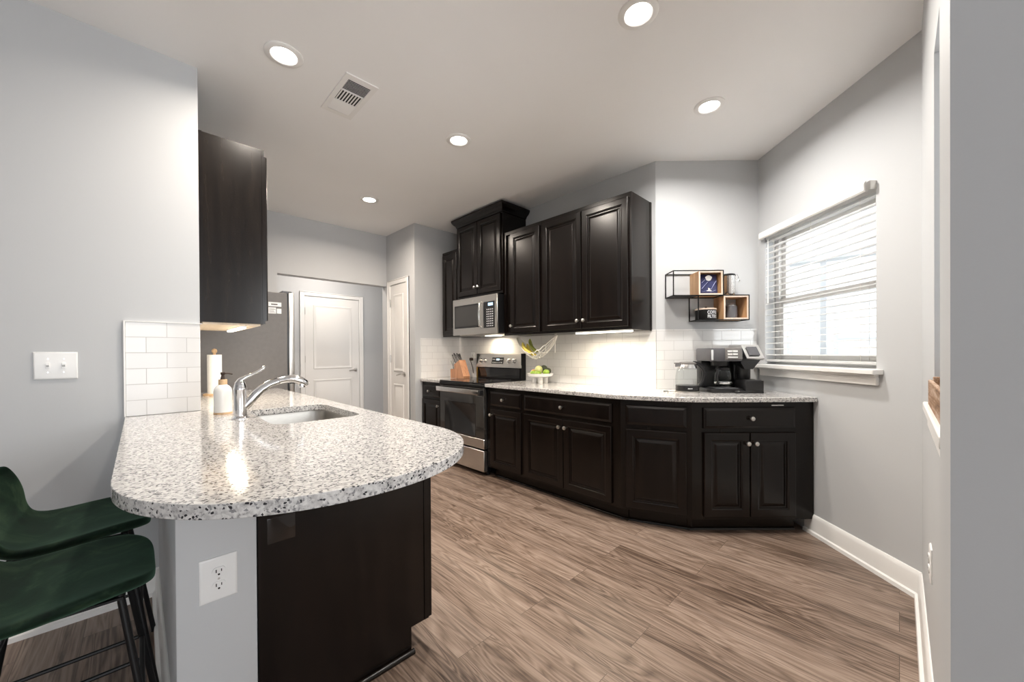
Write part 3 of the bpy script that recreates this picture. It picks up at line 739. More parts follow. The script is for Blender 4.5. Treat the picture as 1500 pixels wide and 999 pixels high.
# left wall cabinet (end panel to the camera)
lu = upper_unit('dark wall cabinet on the left, seen from its plain side above the soap', (.541, 2.655), R_WEST, .762, .303, 1.385, 2.42,
           [(.018, .378, 1.405, 2.39, .352, 1.48), (.384, .744, 1.405, 2.39, .410, 1.48)])
g = G(); g.box(-.003, 0, .0, .012, 1.385, 2.42); g.box(-.006, 0, .288, .303, 1.385, 2.42); g.obj('end_moulding', 'espresso', lu)
g = G(); g.box(.02, .74, .02, .29, 1.374, 1.3845); g.obj('bottom_board', 'birch', lu)

# under-cabinet lights
def led_bar(label, loc, rot, ln, power, color=(1, .86, .66)):
    r = thing('under_cabinet_light', label, 'light', loc, rot)
    g = G(); g.box(0, ln, 0, .03, -.006, 0, .001); g.obj('housing', 'white_plastic', r)
    g = G(); g.box(.004, ln-.004, .002, .028, -.017, -.006, .003); g.obj('diffuser', 'led_glow', r)
    area('under_cabinet_lamp', (ln/2, .02, -.022), (0, 0, 0), ln*.95, .03, power, color, 170, parent=r)
    return r
led_bar('glowing light bar under the right end wall cabinet', (2.69, 1.96, UZ0), R_STOVE, .53, 5.0)
led_bar('light bar under the left wall cabinet beside the paper towels', (.46, 2.72, 1.374), R_WEST, .5, 3.2)

# ================================================================ RANGE
rg = thing('range', 'stainless electric range with black glass oven door', 'range', (2.42, 3.568, 0), R_STOVE)
RW = .757                        # local x 0..RW ; y: 0 at carcass front
g = G(); g.box(.004, RW-.004, 0, .545, .03, .885); g.box(.004, RW-.004, -.02, 0, .845, .885); g.obj('body', 'black_metal', rg)
g = G(); g.box(0, RW, -.042, .50, .893, .9115, .003); g.obj('cooktop', 'dark_glass', rg)
g = G(); g.box(0, RW, -.048, .0, .868, .893, .004); g.box(.0, .006, 0, .5, .886, .894); g.obj('cooktop_trim', 'black_metal', rg)
for (bx, by, br_) in ((.19, .12, .11), (.19, .36, .08), (.56, .12, .08), (.56, .36, .11)):
    g = G()
    for rr in (br_, br_*.6): g.lathe([(rr-.0015, 0), (rr, 0), (rr, .0004), (rr-.0015, .0004)], (bx, by, .9115), 40, caps=False)
    g.obj('burner_ring', 'grey_plastic', rg)
g = G(); g.box(.004, RW-.004, -.042, -.002, .265, .862, .004); od = g.obj('oven_door', 'oven_glass', rg)
g = G(); g.box(.002, RW-.002, -.046, -.002, .268, .362, .004); g.obj('lower_strip', 'steel', od)
g = G(); g.panel(.09, RW-.13, .375, .70, [(0, .0002), (.002, .0012), (.006, .0012), (.008, .0004)], -.042); g.obj('oven_window', 'dark_glass', od)
g = G(); g.box(.0, RW-.03, -.092, -.078, .795, .845, .006, 2); g.box(.03, .06, -.08, -.04, .805, .835, .003); g.box(RW-.09, RW-.06, -.08, -.04, .805, .835, .003); g.obj('handle', 'steel_bright', od)
g = G(); g.box(RW-.030, RW-.006, -.093, -.040, .795, .845, .004); g.obj('handle_cap', 'black_plastic', od)
g = G(); g.box(.004, RW-.004, -.044, -.002, .045, .250, .004); g.obj('storage_drawer', 'steel', rg)
for x in (.05, RW-.05): 
    g = G(); g.lathe([(.018, 0), (.018, .03)], (x, .05, 0), 10); g.obj('foot', 'black_plastic', rg)
# back guard
g = G(); g.prism_x([(.49, .905), (.49, 1.03), (.505, 1.045), (.545, 1.19), (.551, 1.19), (.551, .905)], .004, RW-.004); g.box(0, .012, .485, .552, .905, 1.195, .003); g.box(RW-.012, RW, .485, .552, .905, 1.195, .003); g.obj('back_guard', 'black_metal', rg)
g = G(); g.prism_x([(.478, 1.040), (.515, 1.190), (.545, 1.200), (.545, 1.19), (.50, 1.036)], .003, RW-.003); cpn = g.obj('control_panel', 'steel', rg)
g = G(); g.box(.03, RW-.03, .484, .49, .925, 1.03); g.obj('lower_glass', 'dark_glass', rg)
g = G(); g.box(-.001, .022, .482, .492, .91, 1.035, .002); g.obj('gold_trim', 'brass_edge', rg)
tl = math.atan2(.037, .150)
def on_panel(x, h, out=0):   # point on the slanted control face
    return (x, .478+h*sin(tl)-out*cos(tl), 1.040+h*cos(tl)+out*sin(tl))
g = G(); a_ = g.ring([on_panel(.27, .04, .001), on_panel(.46, .04, .001), on_panel(.46, .115, .001), on_panel(.27, .115, .001)]); b_ = g.ring([on_panel(.27, .04, .004), on_panel(.46, .04, .004), on_panel(.46, .115, .004), on_panel(.27, .115, .004)]); g.bridge(a_, b_); g.cap(b_); g.obj('display_panel', 'black_plastic', cpn)
g = G(); a_ = g.ring([on_panel(.345, .08, .0045), on_panel(.395, .08, .0045), on_panel(.395, .10, .0045), on_panel(.345, .10, .0045)]); g.cap(a_); g.obj('display', 'display', cpn)
g = G()
for i in range(7):
    for j in range(2):
        if 2 <= i <= 4 and j == 1: continue
        x = .282+i*.025; a_ = g.ring([on_panel(x, .052+j*.035, .0046), on_panel(x+.013, .052+j*.035, .0046), on_panel(x+.013, .058+j*.035, .0046), on_panel(x, .058+j*.035, .0046)]); g.cap(a_)
g.obj('keypad_legends', 'legend_white', cpn)
for x in (.075, .15, .555, .64):
    p = Vector(on_panel(x, .075, 0)); n = Vector((0, -cos(tl), sin(tl)))
    g = G(); g.tube([p, p+n*.006, p+n*.008, p+n*.026, p+n*.028], .02, 16, rad=[.027, .027, .020, .018, .015]); g.obj('knob', 'steel_bright', cpn)

# ================================================================ MICROWAVE
mw = thing('microwave', 'stainless over-the-range microwave below the crowned cabinet', 'microwave', (2.583, 3.566, 1.402), R_STOVE)
MW, MH = .752, .400
g = G(); g.box(.004, MW-.004, .0, .385, .004, MH); g.obj('body', 'black_metal', mw)
g = G(); g.box(0, MW, -.022, -.001, 0, MH, .004); dr = g.obj('front', 'steel', mw)
g = G(); g.box(.035, .475, -.024, -.021, .075, .328, .003); g.obj('door_window', 'dark_glass', dr)
g = G(); g.box(.055, .455, -.0255, -.024, .095, .31, .001); g.obj('window_mesh', 'oven_glass', dr)
g = G(); g.tube([(.508, -.022, .07), (.508, -.050, .085), (.508, -.060, .20), (.508, -.050, .315), (.508, -.022, .33)], .011, 10); g.obj('handle', 'steel_bright', dr)
g = G(); g.box(.540, .715, -.0245, -.021, .060, .330, .003); cpm = g.obj('control_panel', 'black_plastic', dr)
g = G(); g.box(.615, .69, -.0252, -.0245, .285, .315); g.obj('display', 'display', cpm)
g = G()
for j in range(8):
    for i in range(4):
        x = .592+i*.028; z = .075+j*.024
        g.box(x, x+.015, -.0252, -.0245, z, z+.010)
g.obj('keypad_legends', 'legend_white', cpm)
g = G(); g.lathe([(.013, 0), (.013, .001), (.010, .0014), (.009, .0008)], (.36, -.022, .365), 20, '-y'); g.obj('round_badge', 'nickel', dr)
g = G(); g.box(.06, .70, .03, .35, -.004, .004); g.obj('grease_filter', 'nickel', mw)
g = G(); g.box(.28, .48, .22, .30, -.009, -.004, .002); g.obj('hood_lens', 'led_glow', mw)
area('microwave_hood_lamp', (.38, .26, -.014), (0, 0, 0), .18, .07, 3.0, (1, .84, .62), 170, parent=mw)

# ================================================================ CEILING FIXTURES
def downlight(label, x, y, power=LAMP_W, color=(1, .93, .84)):
    r = thing('recessed_light', label, 'light', (x, y, H), 0, 'recessed downlights in the ceiling')
    g = G(); g.lathe([(.058, 0), (.088, 0), (.088, -.004), (.083, -.008), (.062, -.009), (.056, -.004), (.058, 0)], (0, 0, 0), 36, caps=False); g.obj('trim_ring', 'trim_white', r)
    g = G(); g.lathe([(.058, -.004), (.045, -.0065), (.02, -.008), (.001, -.008)], (0, 0, 0), 36, caps=False); g.obj('diffuser', 'lamp_glow', r)
    area('recessed_lamp', (0, 0, -.014), (0, 0, 0), .11, .11, power, color, 160, parent=r, shape='DISK')
    return r
downlight('recessed ceiling light left of the air vent, nearest the left wall', .543, 2.207, LAMP_W*.72, color=(1, .90, .79))
downlight('recessed ceiling light at the top edge of view, biggest of the five', 1.626, .825)
downlight('recessed ceiling light nearest the window', 2.556, .829, color=(1, .96, .91))
downlight('recessed ceiling light in the middle of the kitchen, right of the vent', 1.657, 2.221, color=(1, .90, .79))
downlight('recessed ceiling light nearest the hall opening, smallest in view', 1.650, 3.692, color=(1, .87, .74))
area('hall_ceiling_lamp', (1.9, 5.45, H-.03), (0, 0, 0), .25, .25, 15, (1, .91, .82), 170, shape='DISK')

vt = thing('air_vent', 'white rectangular supply vent set in the ceiling', 'air vent', (.91, 2.31, H), 0)
g = G(); hw, hl = .092, .205
for x0, x1, y0, y1 in ((-hw, -hw+.028, -hl, hl), (hw-.028, hw, -hl, hl), (-hw+.028, hw-.028, -hl, -hl+.035), (-hw+.028, hw-.028, hl-.035, hl)): g.box(x0, x1, y0, y1, -.006, 0)
g.obj('frame', 'trim_white', vt, smooth=0)
g = G(); g.box(-hw+.02, hw-.02, -hl+.03, hl-.03, -.001, -.0002); g.obj('duct_backing', 'vent_dark', vt)
g = G()
y0 = -hl+.035; Ls = (2*hl-.07)/3
for sct in range(3):
    ys = y0+sct*Ls; g.box(-hw+.026, hw-.026, ys-.003, ys+.003, -.007, -.001)
    if sct == 1:
        for i in range(8): x = -hw+.036+i*.0165; g.bar((x, ys+.004, -.004), (x, ys+Ls-.004, -.004), .0075, .0015)
    else:
        sg = -1 if sct == 0 else 1
        for i in range(9):
            yy = ys+.008+i*(Ls-.012)/8.6; dy = .0045 if sct == 0 else .0065
            g.prism_x([(yy-dy*.6, -.001-.004*(sg < 0)), (yy+dy, -.001-.004*(sg > 0)), (yy+dy, -.0025-.004*(sg > 0)), (yy-dy*.6, -.0025-.004*(sg < 0))], -hw+.027, hw-.027)
g.obj('louvres', 'trim_white', vt, smooth=0)

# ================================================================ PLATES
def plate(name, label, cat, loc, rot, kind, wdt=.070, hgt=.115):
    r = thing(name, label, cat, loc, rot)
    g = G(); g.panel(-wdt/2, wdt/2, -hgt/2, hgt/2, [(0, .003), (.003, .0055), (.006, .006)]); g.obj('cover_plate', 'white_plastic', r)
    if kind == 'switch':
        for x in (-.023, .023):
            g = G(); g.box(x-.006, x+.006, -.0075, -.006, -.013, .013, .001); g.prism_x([(-.007, -.006), (-.016, .003), (-.016, .009), (-.007, .007)], x-.0042, x+.0042); tg = g.obj('toggle', 'white_plastic', r)
            g = G()
            for z in (-.030, .030): g.lathe([(.003, 0), (.003, .0008), (.001, .001)], (x, -.006, z), 10, '-y')
            g.obj('screws', 'nickel', r)
    else:
        for z in (-.020, .020):
            g = G(); pts = []
            for i in range(24):
                a = 2*pi*i/24; pts.append((.0165*max(-1, min(1, 1.0*cos(a))), max(-.0135, min(.0135, .0165*sin(a)))))
            a_ = g.ring([(x, -.006, z+zz) for x, zz in pts]); b_ = g.ring([(x, -.0085, z+zz) for x, zz in pts]); g.bridge(a_, b_); g.cap(b_); rc = g.obj('receptacle', 'white_plastic', r)
            g = G(); g.box(-.0075, -.0050, -.0088, -.0084, z-.001, z+.008); g.box(.0050, .0072, -.0088, -.0084, z+.0, z+.0075); g.lathe([(.0028, .0084), (.0028, .0088)], (0, 0, z-.007), 10, '-y'); g.obj('slots', 'black_plastic', rc)
        g = G(); g.lathe([(.003, 0), (.003, .0012), (.001, .0014)], (0, -.006, 0), 10, '-y'); g.obj('screw', 'nickel', r)
    return r
plate('light_switch', 'white double toggle light switch on the left wall', 'light switch', (-.263, 2.633, 1.160), 0, 'switch', .128, .120)
plate('outlet', 'white duplex outlet on the end of the knee wall under the worktop', 'outlet', (.160, 1.380, .560), 0, 'outlet', .088, .124)
plate('outlet', 'white outlet on the tiled wall under the light bar', 'outlet', (XS-.008, 1.732, 1.155), R_STOVE, 'outlet', .072, .112)
plate('outlet', 'white outlet low on the right-hand wall by the near edge of view', 'outlet', (1.93, -.078, .475), R_RIGHT, 'outlet')
lo = plate('outlet', 'white outlet behind the range with a dark plug in it', 'outlet', (XS-.008, 3.72, 1.155), R_STOVE, 'outlet', .072, .112)
g = G(); g.box(-.02, .02, -.045, -.0089, -.045, -.012, .005, 2); g.tube([(.0, -.04, -.03), (.02, -.05, -.06), (.03, -.03, -.13), (.03, -.02, -.2)], .004); g = g.obj('power_plug', 'coffee_brown', loc=(XS-.008, 3.72, 1.155), rot=R_STOVE); tag(g, 'small dark plug and cord in the outlet behind the range', 'plug')

# ================================================================ KNIFE BLOCK
kb = thing('knife_block', 'reddish wooden knife block on the worktop left of the range', 'knife block', (2.72, 3.80, WZ), R_STOVE)
g = G(); g.prism_y([(-.045, 0), (.085, 0), (.085, .115), (-.045, .105)], 0, .10); g.obj('rear_block', 'cherry', kb)
g = G(); g.prism_y([(.06, 0), (.205, 0), (.215, .025), (.125, .215), (.025, .160)], .003, .097); g.obj('slanted_block', 'cherry', kb)
import itertools
kproto = None; KL = Matrix.Translation((2.72, 3.80, WZ)) @ Matrix.Rotation(R_STOVE, 4, 'Z')
slots = [(.032, .02), (.032, .05), (.032, .08), (.066, .02), (.066, .05), (.066, .08), (.098, .03), (.098, .07)]
names_k = ['leftmost of the long ones in the back row', 'middle of the back row', 'back row against the tile', 'front of the middle row', 'centre of the block', 'middle row against the tile', 'front slot nearest the range', 'rear slot nearest the range']
for i, (sx, sy) in enumerate(slots):
    dirv = Vector((-.52, 0, .86)).normalized(); p = Vector((sx, sy, .165+(sx-.03)*.55)); ln = .13-.006*(i % 3)-.02*(i > 5)
    g = G(); g.tube([(0, 0, 0), tuple(dirv*ln*.5), tuple(dirv*ln*.93), tuple(dirv*ln)], .008, 8, rad=[.009, .011, .012, .009], flat=.8)
    r = g.obj('knife', 'steel_bright', loc=KL @ p, rot=R_STOVE)
    tag(r, 'steel-handled knife in the wooden block, ' + names_k[i], 'knife', 'knives in the wooden block')
# two more in the low rear slots
for i, (sx, sy) in enumerate(((-.02, .03), (-.02, .07))):
    dirv = Vector((-.5, 0, .86)).normalized()
    g = G(); g.tube([(0, 0, 0), tuple(dirv*.06), tuple(dirv*.11)], .008, 8, rad=[.006, .008, .007], flat=.7)
    r = g.obj('knife', 'steel_bright', loc=KL @ Vector((sx, sy, .108)), rot=R_STOVE); tag(r, 'short steel knife in the low rear part of the block, ' + ('nearer the room' if i == 0 else 'nearer the tile'), 'knife', 'knives in the wooden block')

# ================================================================ FRUIT AND HAMMOCK
FX, FY = 2.80, 2.46
fb = thing('footed_bowl', 'white footed fruit bowl on the worktop right of the range', 'bowl', (FX, FY, WZ))
g = G(); g.lathe([(.005, .062), (.06, .064), (.115, .078), (.128, .098), (.131, .098), (.120, .072), (.065, .055), (.005, .053)], (0, 0, 0), 36, caps=False); g.obj('dish', 'ceramic', fb)
for a in (pi*.75, pi*1.75, pi*.25, pi*1.25):
    g = G(); g.lathe([(.022, 0), (.024, .004), (.024, .058)], (.052*cos(a), .052*sin(a), 0), 16); g.obj('foot', 'ceramic', fb)
def fruit(name, lab, mat, dx, dy, dz, r, sc=(1, 1, 1)):
    g = G(); g.ball((0, 0, 0), r, sc, 18); o = g.obj(name, mat, loc=(FX+dx, FY+dy, WZ+.064+dz)); tag(o, lab, name.replace('_', ' ')); return o
fruit('lime', 'green lime at the front of the white fruit bowl, on the left', 'lime_skin', -.045, .045, .034, .031, (1, 1.2, .9))
fruit('lime', 'green lime at the front of the white fruit bowl, in the centre', 'lime_skin', -.055, -.020, .033, .030, (1, 1.2, .9))
fruit('lime', 'green lime at the right side of the white fruit bowl', 'lime_skin', -.01, -.085, .046, .030, (1, 1.1, .9))
fruit('pear', 'pale yellow-green pear on top of the fruit pile', 'pear_skin', .01, .025, .066, .040, (1, .95, 1.05))
fruit('avocado', 'dark avocado behind the pale pear in the bowl', 'avocado_skin', .062, .005, .072, .037, (1, 1.1, 1.05))
fruit('avocado', 'green-black avocado right of the pear in the bowl', 'avocado_skin', .045, -.06, .055, .032, (1, 1.1, 1))
fruit('orange', 'small orange fruit at the left edge of the white bowl', 'orange_skin', .0, .087, .042, .026)
# hammock under the cabinet
hm = thing('fruit_hammock', 'knotted white rope fruit hammock hung under the wall cabinet', 'hammock', (2.80, 2.51, 1.374), R_STOVE)
# local x -.26..+.26 ; rope net
g = G()
HU = .262
def hpt(u, v):     # u along -1..1, v across -1..1
    x = HU*u; sag = .222*(1-abs(u)**1.7); wv = .085*(1-u*u)**.8+.004
    return (x, wv*v, -.012-sag+.055*v*v*(1-u*u))
for k in range(7):
    v = -1+2*k/6; pts = [hpt(-1+2*i/24, v*(1+.06*sin(i*2.1+k))) for i in range(25)]; g.tube(pts, .0046 if k in (0, 6) else .0034, 6)
for k in range(6):
    for sgn in (1, -1):
        pts = []
        for i in range(13):
            u = -.9+1.5*k/6+.30*i/12; v = sgn*(-1+2*i/12); pts.append(hpt(max(-1, min(1, u)), v))
        g.tube(pts, .0028, 5)
g.obj('net', 'rope', hm)
for x in (-.245, .245):
    g = G(); g.tube([(x, 0, -.015), (x, 0, -.004)], .003, 8); g.lathe([(.012, -.002), (.012, .002)], (x, 0, 0), 12); g.obj('hook', 'nickel', hm)
g = G(); g.tube([(.245, -.01, -.015), (.25, -.012, -.06), (.248, -.013, -.17)], .0035, 7); g.obj('loose_rope_tail', 'rope', hm)
def banana(label, ux, vy, bend, tiltv, mat, zoff=0):
    g = G(); n = 12; pts = []; rad = []
    for i in range(n+1):
        s = i/n; a = (s-.5)*1.5
        pts.append((.125*sin(a), 0, .125*(1-cos(a)))); rad.append(.018*min(1, (s*5+.25), ((1-s)*4+.22)))
    g.tube(pts, .016, 9, rad=rad)
    o = g.obj('banana', mat, smooth=50); b = Vector(hpt(ux, vy)); mw_ = Matrix.Translation((2.80, 2.51, 1.374)) @ Matrix.Rotation(R_STOVE, 4, 'Z') @ Matrix.Translation(b+Vector((0, 0, .022+zoff))) @ Matrix.Rotation(bend, 4, 'Z') @ Matrix.Rotation(tiltv, 4, 'Y')
    o.matrix_world = mw_; tag(o, label, 'banana', 'bananas in the rope hammock')
banana('yellow banana at the front of the rope hammock', -.34, -.62, .05, radians(38), 'banana_skin', .012)
banana('yellow banana in the middle of the rope hammock', -.30, 0, .0, radians(42), 'banana_skin', .022)
banana('greenish banana at the back of the rope hammock, stem upmost', -.38, .62, -.0, radians(50), 'banana_green', .035)

# ================================================================ COFFEE CORNER  (frame: origin A on the coffee wall, x along, y into the wall)
def cw(t, out, z): return (A[0]+t*Q-out*Q, A[1]-t*Q-out*Q, z)
# kettle
kt = thing('electric_kettle', 'glass electric kettle with steel lid and black handle', 'kettle', cw(.135, .25, WZ), R_END)
g = G(); g.lathe([(.082, 0), (.085, .003), (.085, .010), (.078, .013)], (0, 0, 0), 36); g.tube([(-.08, .02, .004), (-.12, .05, .004), (-.16, .04, .004)], .004, 6); g.obj('power_base', 'steel', kt)
g = G(); g.lathe([(.079, .014), (.081, .016), (.081, .048), (.080, .052)], (0, 0, 0), 36); hb_ = g.obj('heater_band', 'black_plastic', kt)
g = G(); g.box(-.03, .002, -.0825, -.078, .030, .034); g.obj('maker_mark', 'legend_white', hb_)
g = G(); g.lathe([(.080, .052), (.083, .075), (.080, .120), (.072, .165), (.066, .178)], (0, 0, 0), 36, caps=False); g.obj('glass_jug', 'glass', kt)
g = G(); g.lathe([(.066, .176), (.068, .178), (.062, .205), (.060, .208)], (0, 0, 0), 36); g.prism([(-.055, -.03), (-.090, -.004), (-.090, .004), (-.055, .03)], .188, .212); g.obj('collar', 'steel_bright', kt)
g = G(); g.lathe([(.062, .207), (.062, .216), (.045, .224), (.02, .226)], (0, 0, 0), 30); g.prism([(-.05, -.03), (-.095, -.005), (-.095, .005), (-.05, .03)], .210, .218); g.obj('lid', 'fridge_grey', kt)
g = G(); g.tube([(.045, 0, .218), (.085, 0, .208), (.118, 0, .175), (.128, 0, .135), (.118, 0, .090), (.100, 0, .060), (.082, 0, .038)], .012, 10, rad=[.014, .015, .014, .013, .012, .011, .010]); g.obj('handle', 'black_plastic', kt)
# coffee maker
cm = thing('coffee_maker', 'black dual coffee maker with silver pod side, carafe below', 'coffee maker', cw(.268, .10, WZ), R_END)
# local: x 0..0.37, y 0 is back (towards wall) negative = to the viewer
g = G(); g.box(0, .235, -.235, 0, 0, .030, .008, 2); g.box(.165, .360, -.265, -.02, 0, .016, .004); g.obj('base', 'black_plastic', cm)
g = G(); g.box(.005, .235, -.075, 0, .028, .235, .01, 2); g.obj('rear_tower', 'black_plastic', cm)
g = G(); g.box(0, .235, -.225, 0, .228, .325, .012, 2); hd = g.obj('brew_head', 'grey_plastic', cm)
g = G(); g.box(.008, .022, -.229, -.22, .236, .312, .003); g.obj('water_gauge', 'legend_white', hd)
g = G(); g.prism_x([(-.222, .236), (-.240, .245), (-.232, .318), (-.215, .326)], .105, .222); pn = g.obj('button_panel', 'fridge_grey', hd)
g = G()
for i in range(2):
    for j in range(3):
        if j == 0: 
            if i == 0: g.box(.118, .188, -.244, -.236, .252, .262, .001)
            continue
        g.box(.118+i*.038, .150+i*.038, -.244+.001*j, -.232, .252+j*.021, .265+j*.021, .001)
g.obj('buttons', 'white_plastic', pn)
g = G(); g.box(.095, .145, -.13, -.06, .20, .230, .004); g.lathe([(.058, .195), (.062, .230)], (.115, -.13, 0), 24); g.obj('filter_basket', 'black_plastic', cm)
# pod side
g = G(); g.box(.24, .345, -.10, -.005, .015, .25, .01, 2); g.prism_y([(.235, .215), (.262, .170), (.322, .170), (.372, .232), (.372, .25), (.235, .25)], -.20, -.01); g.obj('pod_column', 'black_plastic', cm)
g = G(); g.lathe([(.042, .095), (.046, .10), (.046, .20)], (.292, -.13, 0), 24); g.obj('pod_holder', 'black_plastic', cm)
g = G(); g.prism_x([(-.225, .236), (-.242, .25), (-.170, .345), (-.02, .352), (-.005, .335), (-.005, .236)], .252, .378); sh_ = g.obj('pod_lid', 'steel_bright', cm)
g = G(); g.prism_x([(-.2335, .268), (-.238, .273), (-.192, .333), (-.186, .330)], .278, .350); g.obj('lid_latch', 'grey_plastic', sh_)
g = G(); g.box(.232, .360, -.262, -.12, .016, .090, .004, 2); g.box(.240, .352, -.25, -.125, .088, .094, .002); g.obj('cup_rest', 'black_plastic', cm)
g = G(); g.box(.05, .21, -.22, -.08, .030, .034, .002); g.obj('warming_plate', 'grey_plastic', cm)
cf = thing('coffee_carafe', 'glass coffee carafe sitting in the coffee maker', 'carafe', cw(.268+.130, .10+.148, WZ+.0345), R_END)
g = G(); g.lathe([(.045, 0), (.060, .004), (.064, .035), (.062, .085), (.050, .125), (.046, .135)], (0, 0, 0), 32, caps=False); g.obj('jug', 'glass', cf)
g = G(); g.lathe([(.047, .128), (.049, .130), (.049, .146), (.03, .152)], (0, 0, 0), 28); g.obj('lid', 'black_plastic', cf)
g = G(); g.tube([(-.040, -.03, .138), (-.060, -.045, .130), (-.072, -.052, .085), (-.062, -.046, .035), (-.046, -.036, .025)], .008, 8); g.obj('handle', 'black_plastic', cf)
g = G(); g.lathe([(.0645, .028), (.0655, .030), (.0655, .040), (.0645, .042)], (0, 0, 0), 32, caps=False); g.obj('steel_band', 'chrome', cf)

# wire shelf with wooden boxes
SH = thing('wire_wall_shelf', 'black wire cube shelf with wooden boxes on the coffee wall', 'shelf', cw(0, 0, 0), R_END)
D = .155   # depth, front plane y=-D
zt, zm_, zb = 1.824, 1.635, 1.447
def wire(g, a, b): g.bar(a, b, .007)
# horizontal positions of the back plane are the same as at the front
def frame(name, x0, x1, z0, z1):
    g = G()
    for x in (x0, x1):
        for z in (z0, z1): wire(g, (x, -D, z), (x, -.004, z))
        for y in (-D, -.004): wire(g, (x, y, z0-.0035), (x, y, z1+.0035))
    for z in (z0, z1):
        for y in (-D, -.004): wire(g, (x0, y, z), (x1, y, z))
    return g.obj(name, 'black_metal', SH)
frame('wire_frame', .076, .455, zm_, zt); frame('wire_frame', .265, .650, zb, zm_)
def woodbox(x0, x1, z0, z1):
    g = G(); t_ = .011; y0, y1 = -D+.001, -.006
    g.box(x0, x1, y0, y1, z0, z0+t_); g.box(x0, x1, y0, y1, z1-t_, z1); g.box(x0, x0+t_, y0, y1, z0+t_, z1-t_); g.box(x1-t_, x1, y0, y1, z0+t_, z1-t_)
    o = g.obj('wooden_box', 'shelf_wood', SH)
    g = G(); y0 = -D-.0015; y1 = -D+.0005
    g.box(x0, x1, y0, y1, z0, z0+t_); g.box(x0, x1, y0, y1, z1-t_, z1); g.box(x0, x0+t_, y0, y1, z0+t_, z1-t_); g.box(x1-t_, x1, y0, y1, z0+t_, z1-t_)
    g.obj('pale_edge', 'shelf_wood_edge', o)
woodbox(.269, .451, zm_+.004, zt-.004); woodbox(.459, .646, zb+.004, zm_-.004)
g = G(); g.box(.080, .263, -D, -.006, zm_-.002, zm_+.003); g.obj('metal_tray', 'black_metal', SH)
g = G(); g.box(.267, .453, -D, -.006, zb-.002, zb+.003); g.obj('metal_tray', 'black_metal', SH)
# goods on the shelf
cb_ = thing('coffee_bag', 'navy and lilac printed coffee bag in the upper wooden box', 'coffee bag', cw(.360, .095, zm_+.0155), R_END)
g = G(); loops = []
for z, w_, d_ in ((0, .066, .024), (.012, .068, .028), (.07, .064, .026), (.115, .066, .018), (.14, .070, .008), (.152, .070, .003)):
    loops.append(g.ring([(-w_, -d_, z), (-w_*.4, -d_*1.25, z), (w_*.4, -d_*1.25, z), (w_, -d_, z), (w_, d_, z), (-w_, d_, z)]))
for a_, b_ in zip(loops, loops[1:]): g.bridge(a_, b_)
g.cap(loops[0][::-1]); g.cap(loops[-1]); bagb = g.obj('pouch', 'bag_navy', cb_)
g = G(); g.lathe([(.022, 0), (.022, .001), (.019, .0012)], (0, -.0275, .122), 20, '-y')
for i in range(5): a = i*2*pi/5+.3; g.lathe([(.010, 0), (.010, .001)], (.017*cos(a), -.0275, .122+.011*sin(a)), 12, '-y')
g.obj('label_badge', 'white_plastic', bagb)
g = G()
for x0, z0, x1, z1, wd in ((-.055, .04, -.01, .09, .008), (.015, .035, .055, .10, .009), (-.05, .015, .0, .03, .01), (.01, .012, .05, .028, .008), (-.055, .085, -.03, .11, .006)):
    g.bar((x0, -.0345, z0), (x1, -.0335, z1), wd, .001)
g.obj('print_streaks', 'bag_lilac', bagb)
g = G(); g.lathe([(.013, 0), (.013, .001)], (0, -.0345, .035), 3, '-y'); g.box(-.018, .018, -.0358, -.0345, .020, .027); g.obj('pale_print', 'cream_label', bagb)
# steel press
fp = thing('steel_canister', 'brushed steel coffee canister with clamp on top of the lower box', 'canister', cw(.535, .085, zm_+.004), R_END)
g = G(); g.lathe([(.044, 0), (.046, .003), (.046, .150), (.047, .152)], (0, 0, 0), 32); g.obj('body', 'steel_bright', fp)
g = G(); g.lathe([(.048, .152), (.048, .164), (.044, .168), (.02, .170)], (0, 0, 0), 32); g.obj('lid', 'black_plastic', fp)
g = G(); g.tube([(.040, -.02, .150), (.052, -.026, .166), (.060, -.03, .140), (.056, -.028, .112)], .0035, 6); g.tube([(.046, -.01, .125), (.074, -.014, .125), (.080, -.015, .112), (.068, -.013, .105)], .003, 6); g.obj('clamp', 'chrome', fp)
# filter tin
ft = thing('coffee_filter_tin', 'black round tin reading COFFEE FILTERS with pale wooden lid', 'tin', cw(.362, .072, zb+.0035), R_END)
g = G(); g.lathe([(.0745, 0), (.0755, .002), (.0755, .078)], (0, 0, 0), 40); tb = g.obj('tin', 'black_metal', ft)
g = G(); g.lathe([(.0775, .078), (.0785, .080), (.0785, .088), (.076, .090)], (0, 0, 0), 40); g.obj('lid', 'shelf_wood_edge', ft)
g = G(); g.lathe([(.007, .090), (.010, .100), (.007, .105)], (0, 0, 0), 12); g.obj('lid_knob', 'black_metal', ft)
def curved_text(body, z, size, sx):
    cu_ = bpy.data.curves.new('t', 'FONT'); cu_.body = body; cu_.size = size; cu_.align_x = 'CENTER'; cu_.align_y = 'CENTER'; cu_.offset = .0006
    tmp = bpy.data.objects.new('t', cu_); COL.objects.link(tmp)
    me = bpy.data.meshes.new_from_object(tmp.evaluated_get(bpy.context.evaluated_depsgraph_get())); bpy.data.objects.remove(tmp)
    bm = bmesh.new(); bm.from_mesh(me); bmesh.ops.subdivide_edges(bm, edges=bm.edges, cuts=1)
    R = .0765
    for v in bm.verts:
        a = v.co.x*sx/R + .25; zz = v.co.y; v.co = Vector((R*sin(a), -R*cos(a), z+zz))
    bm.to_mesh(me); bm.free(); me.materials.clear(); me.materials.append(M['legend_white'])
    o = bpy.data.objects.new('lettering', me); COL.objects.link(o); o.parent = tb
curved_text('COFFEE', .055, .034, .72); curved_text('FILTERS', .024, .034, .72)
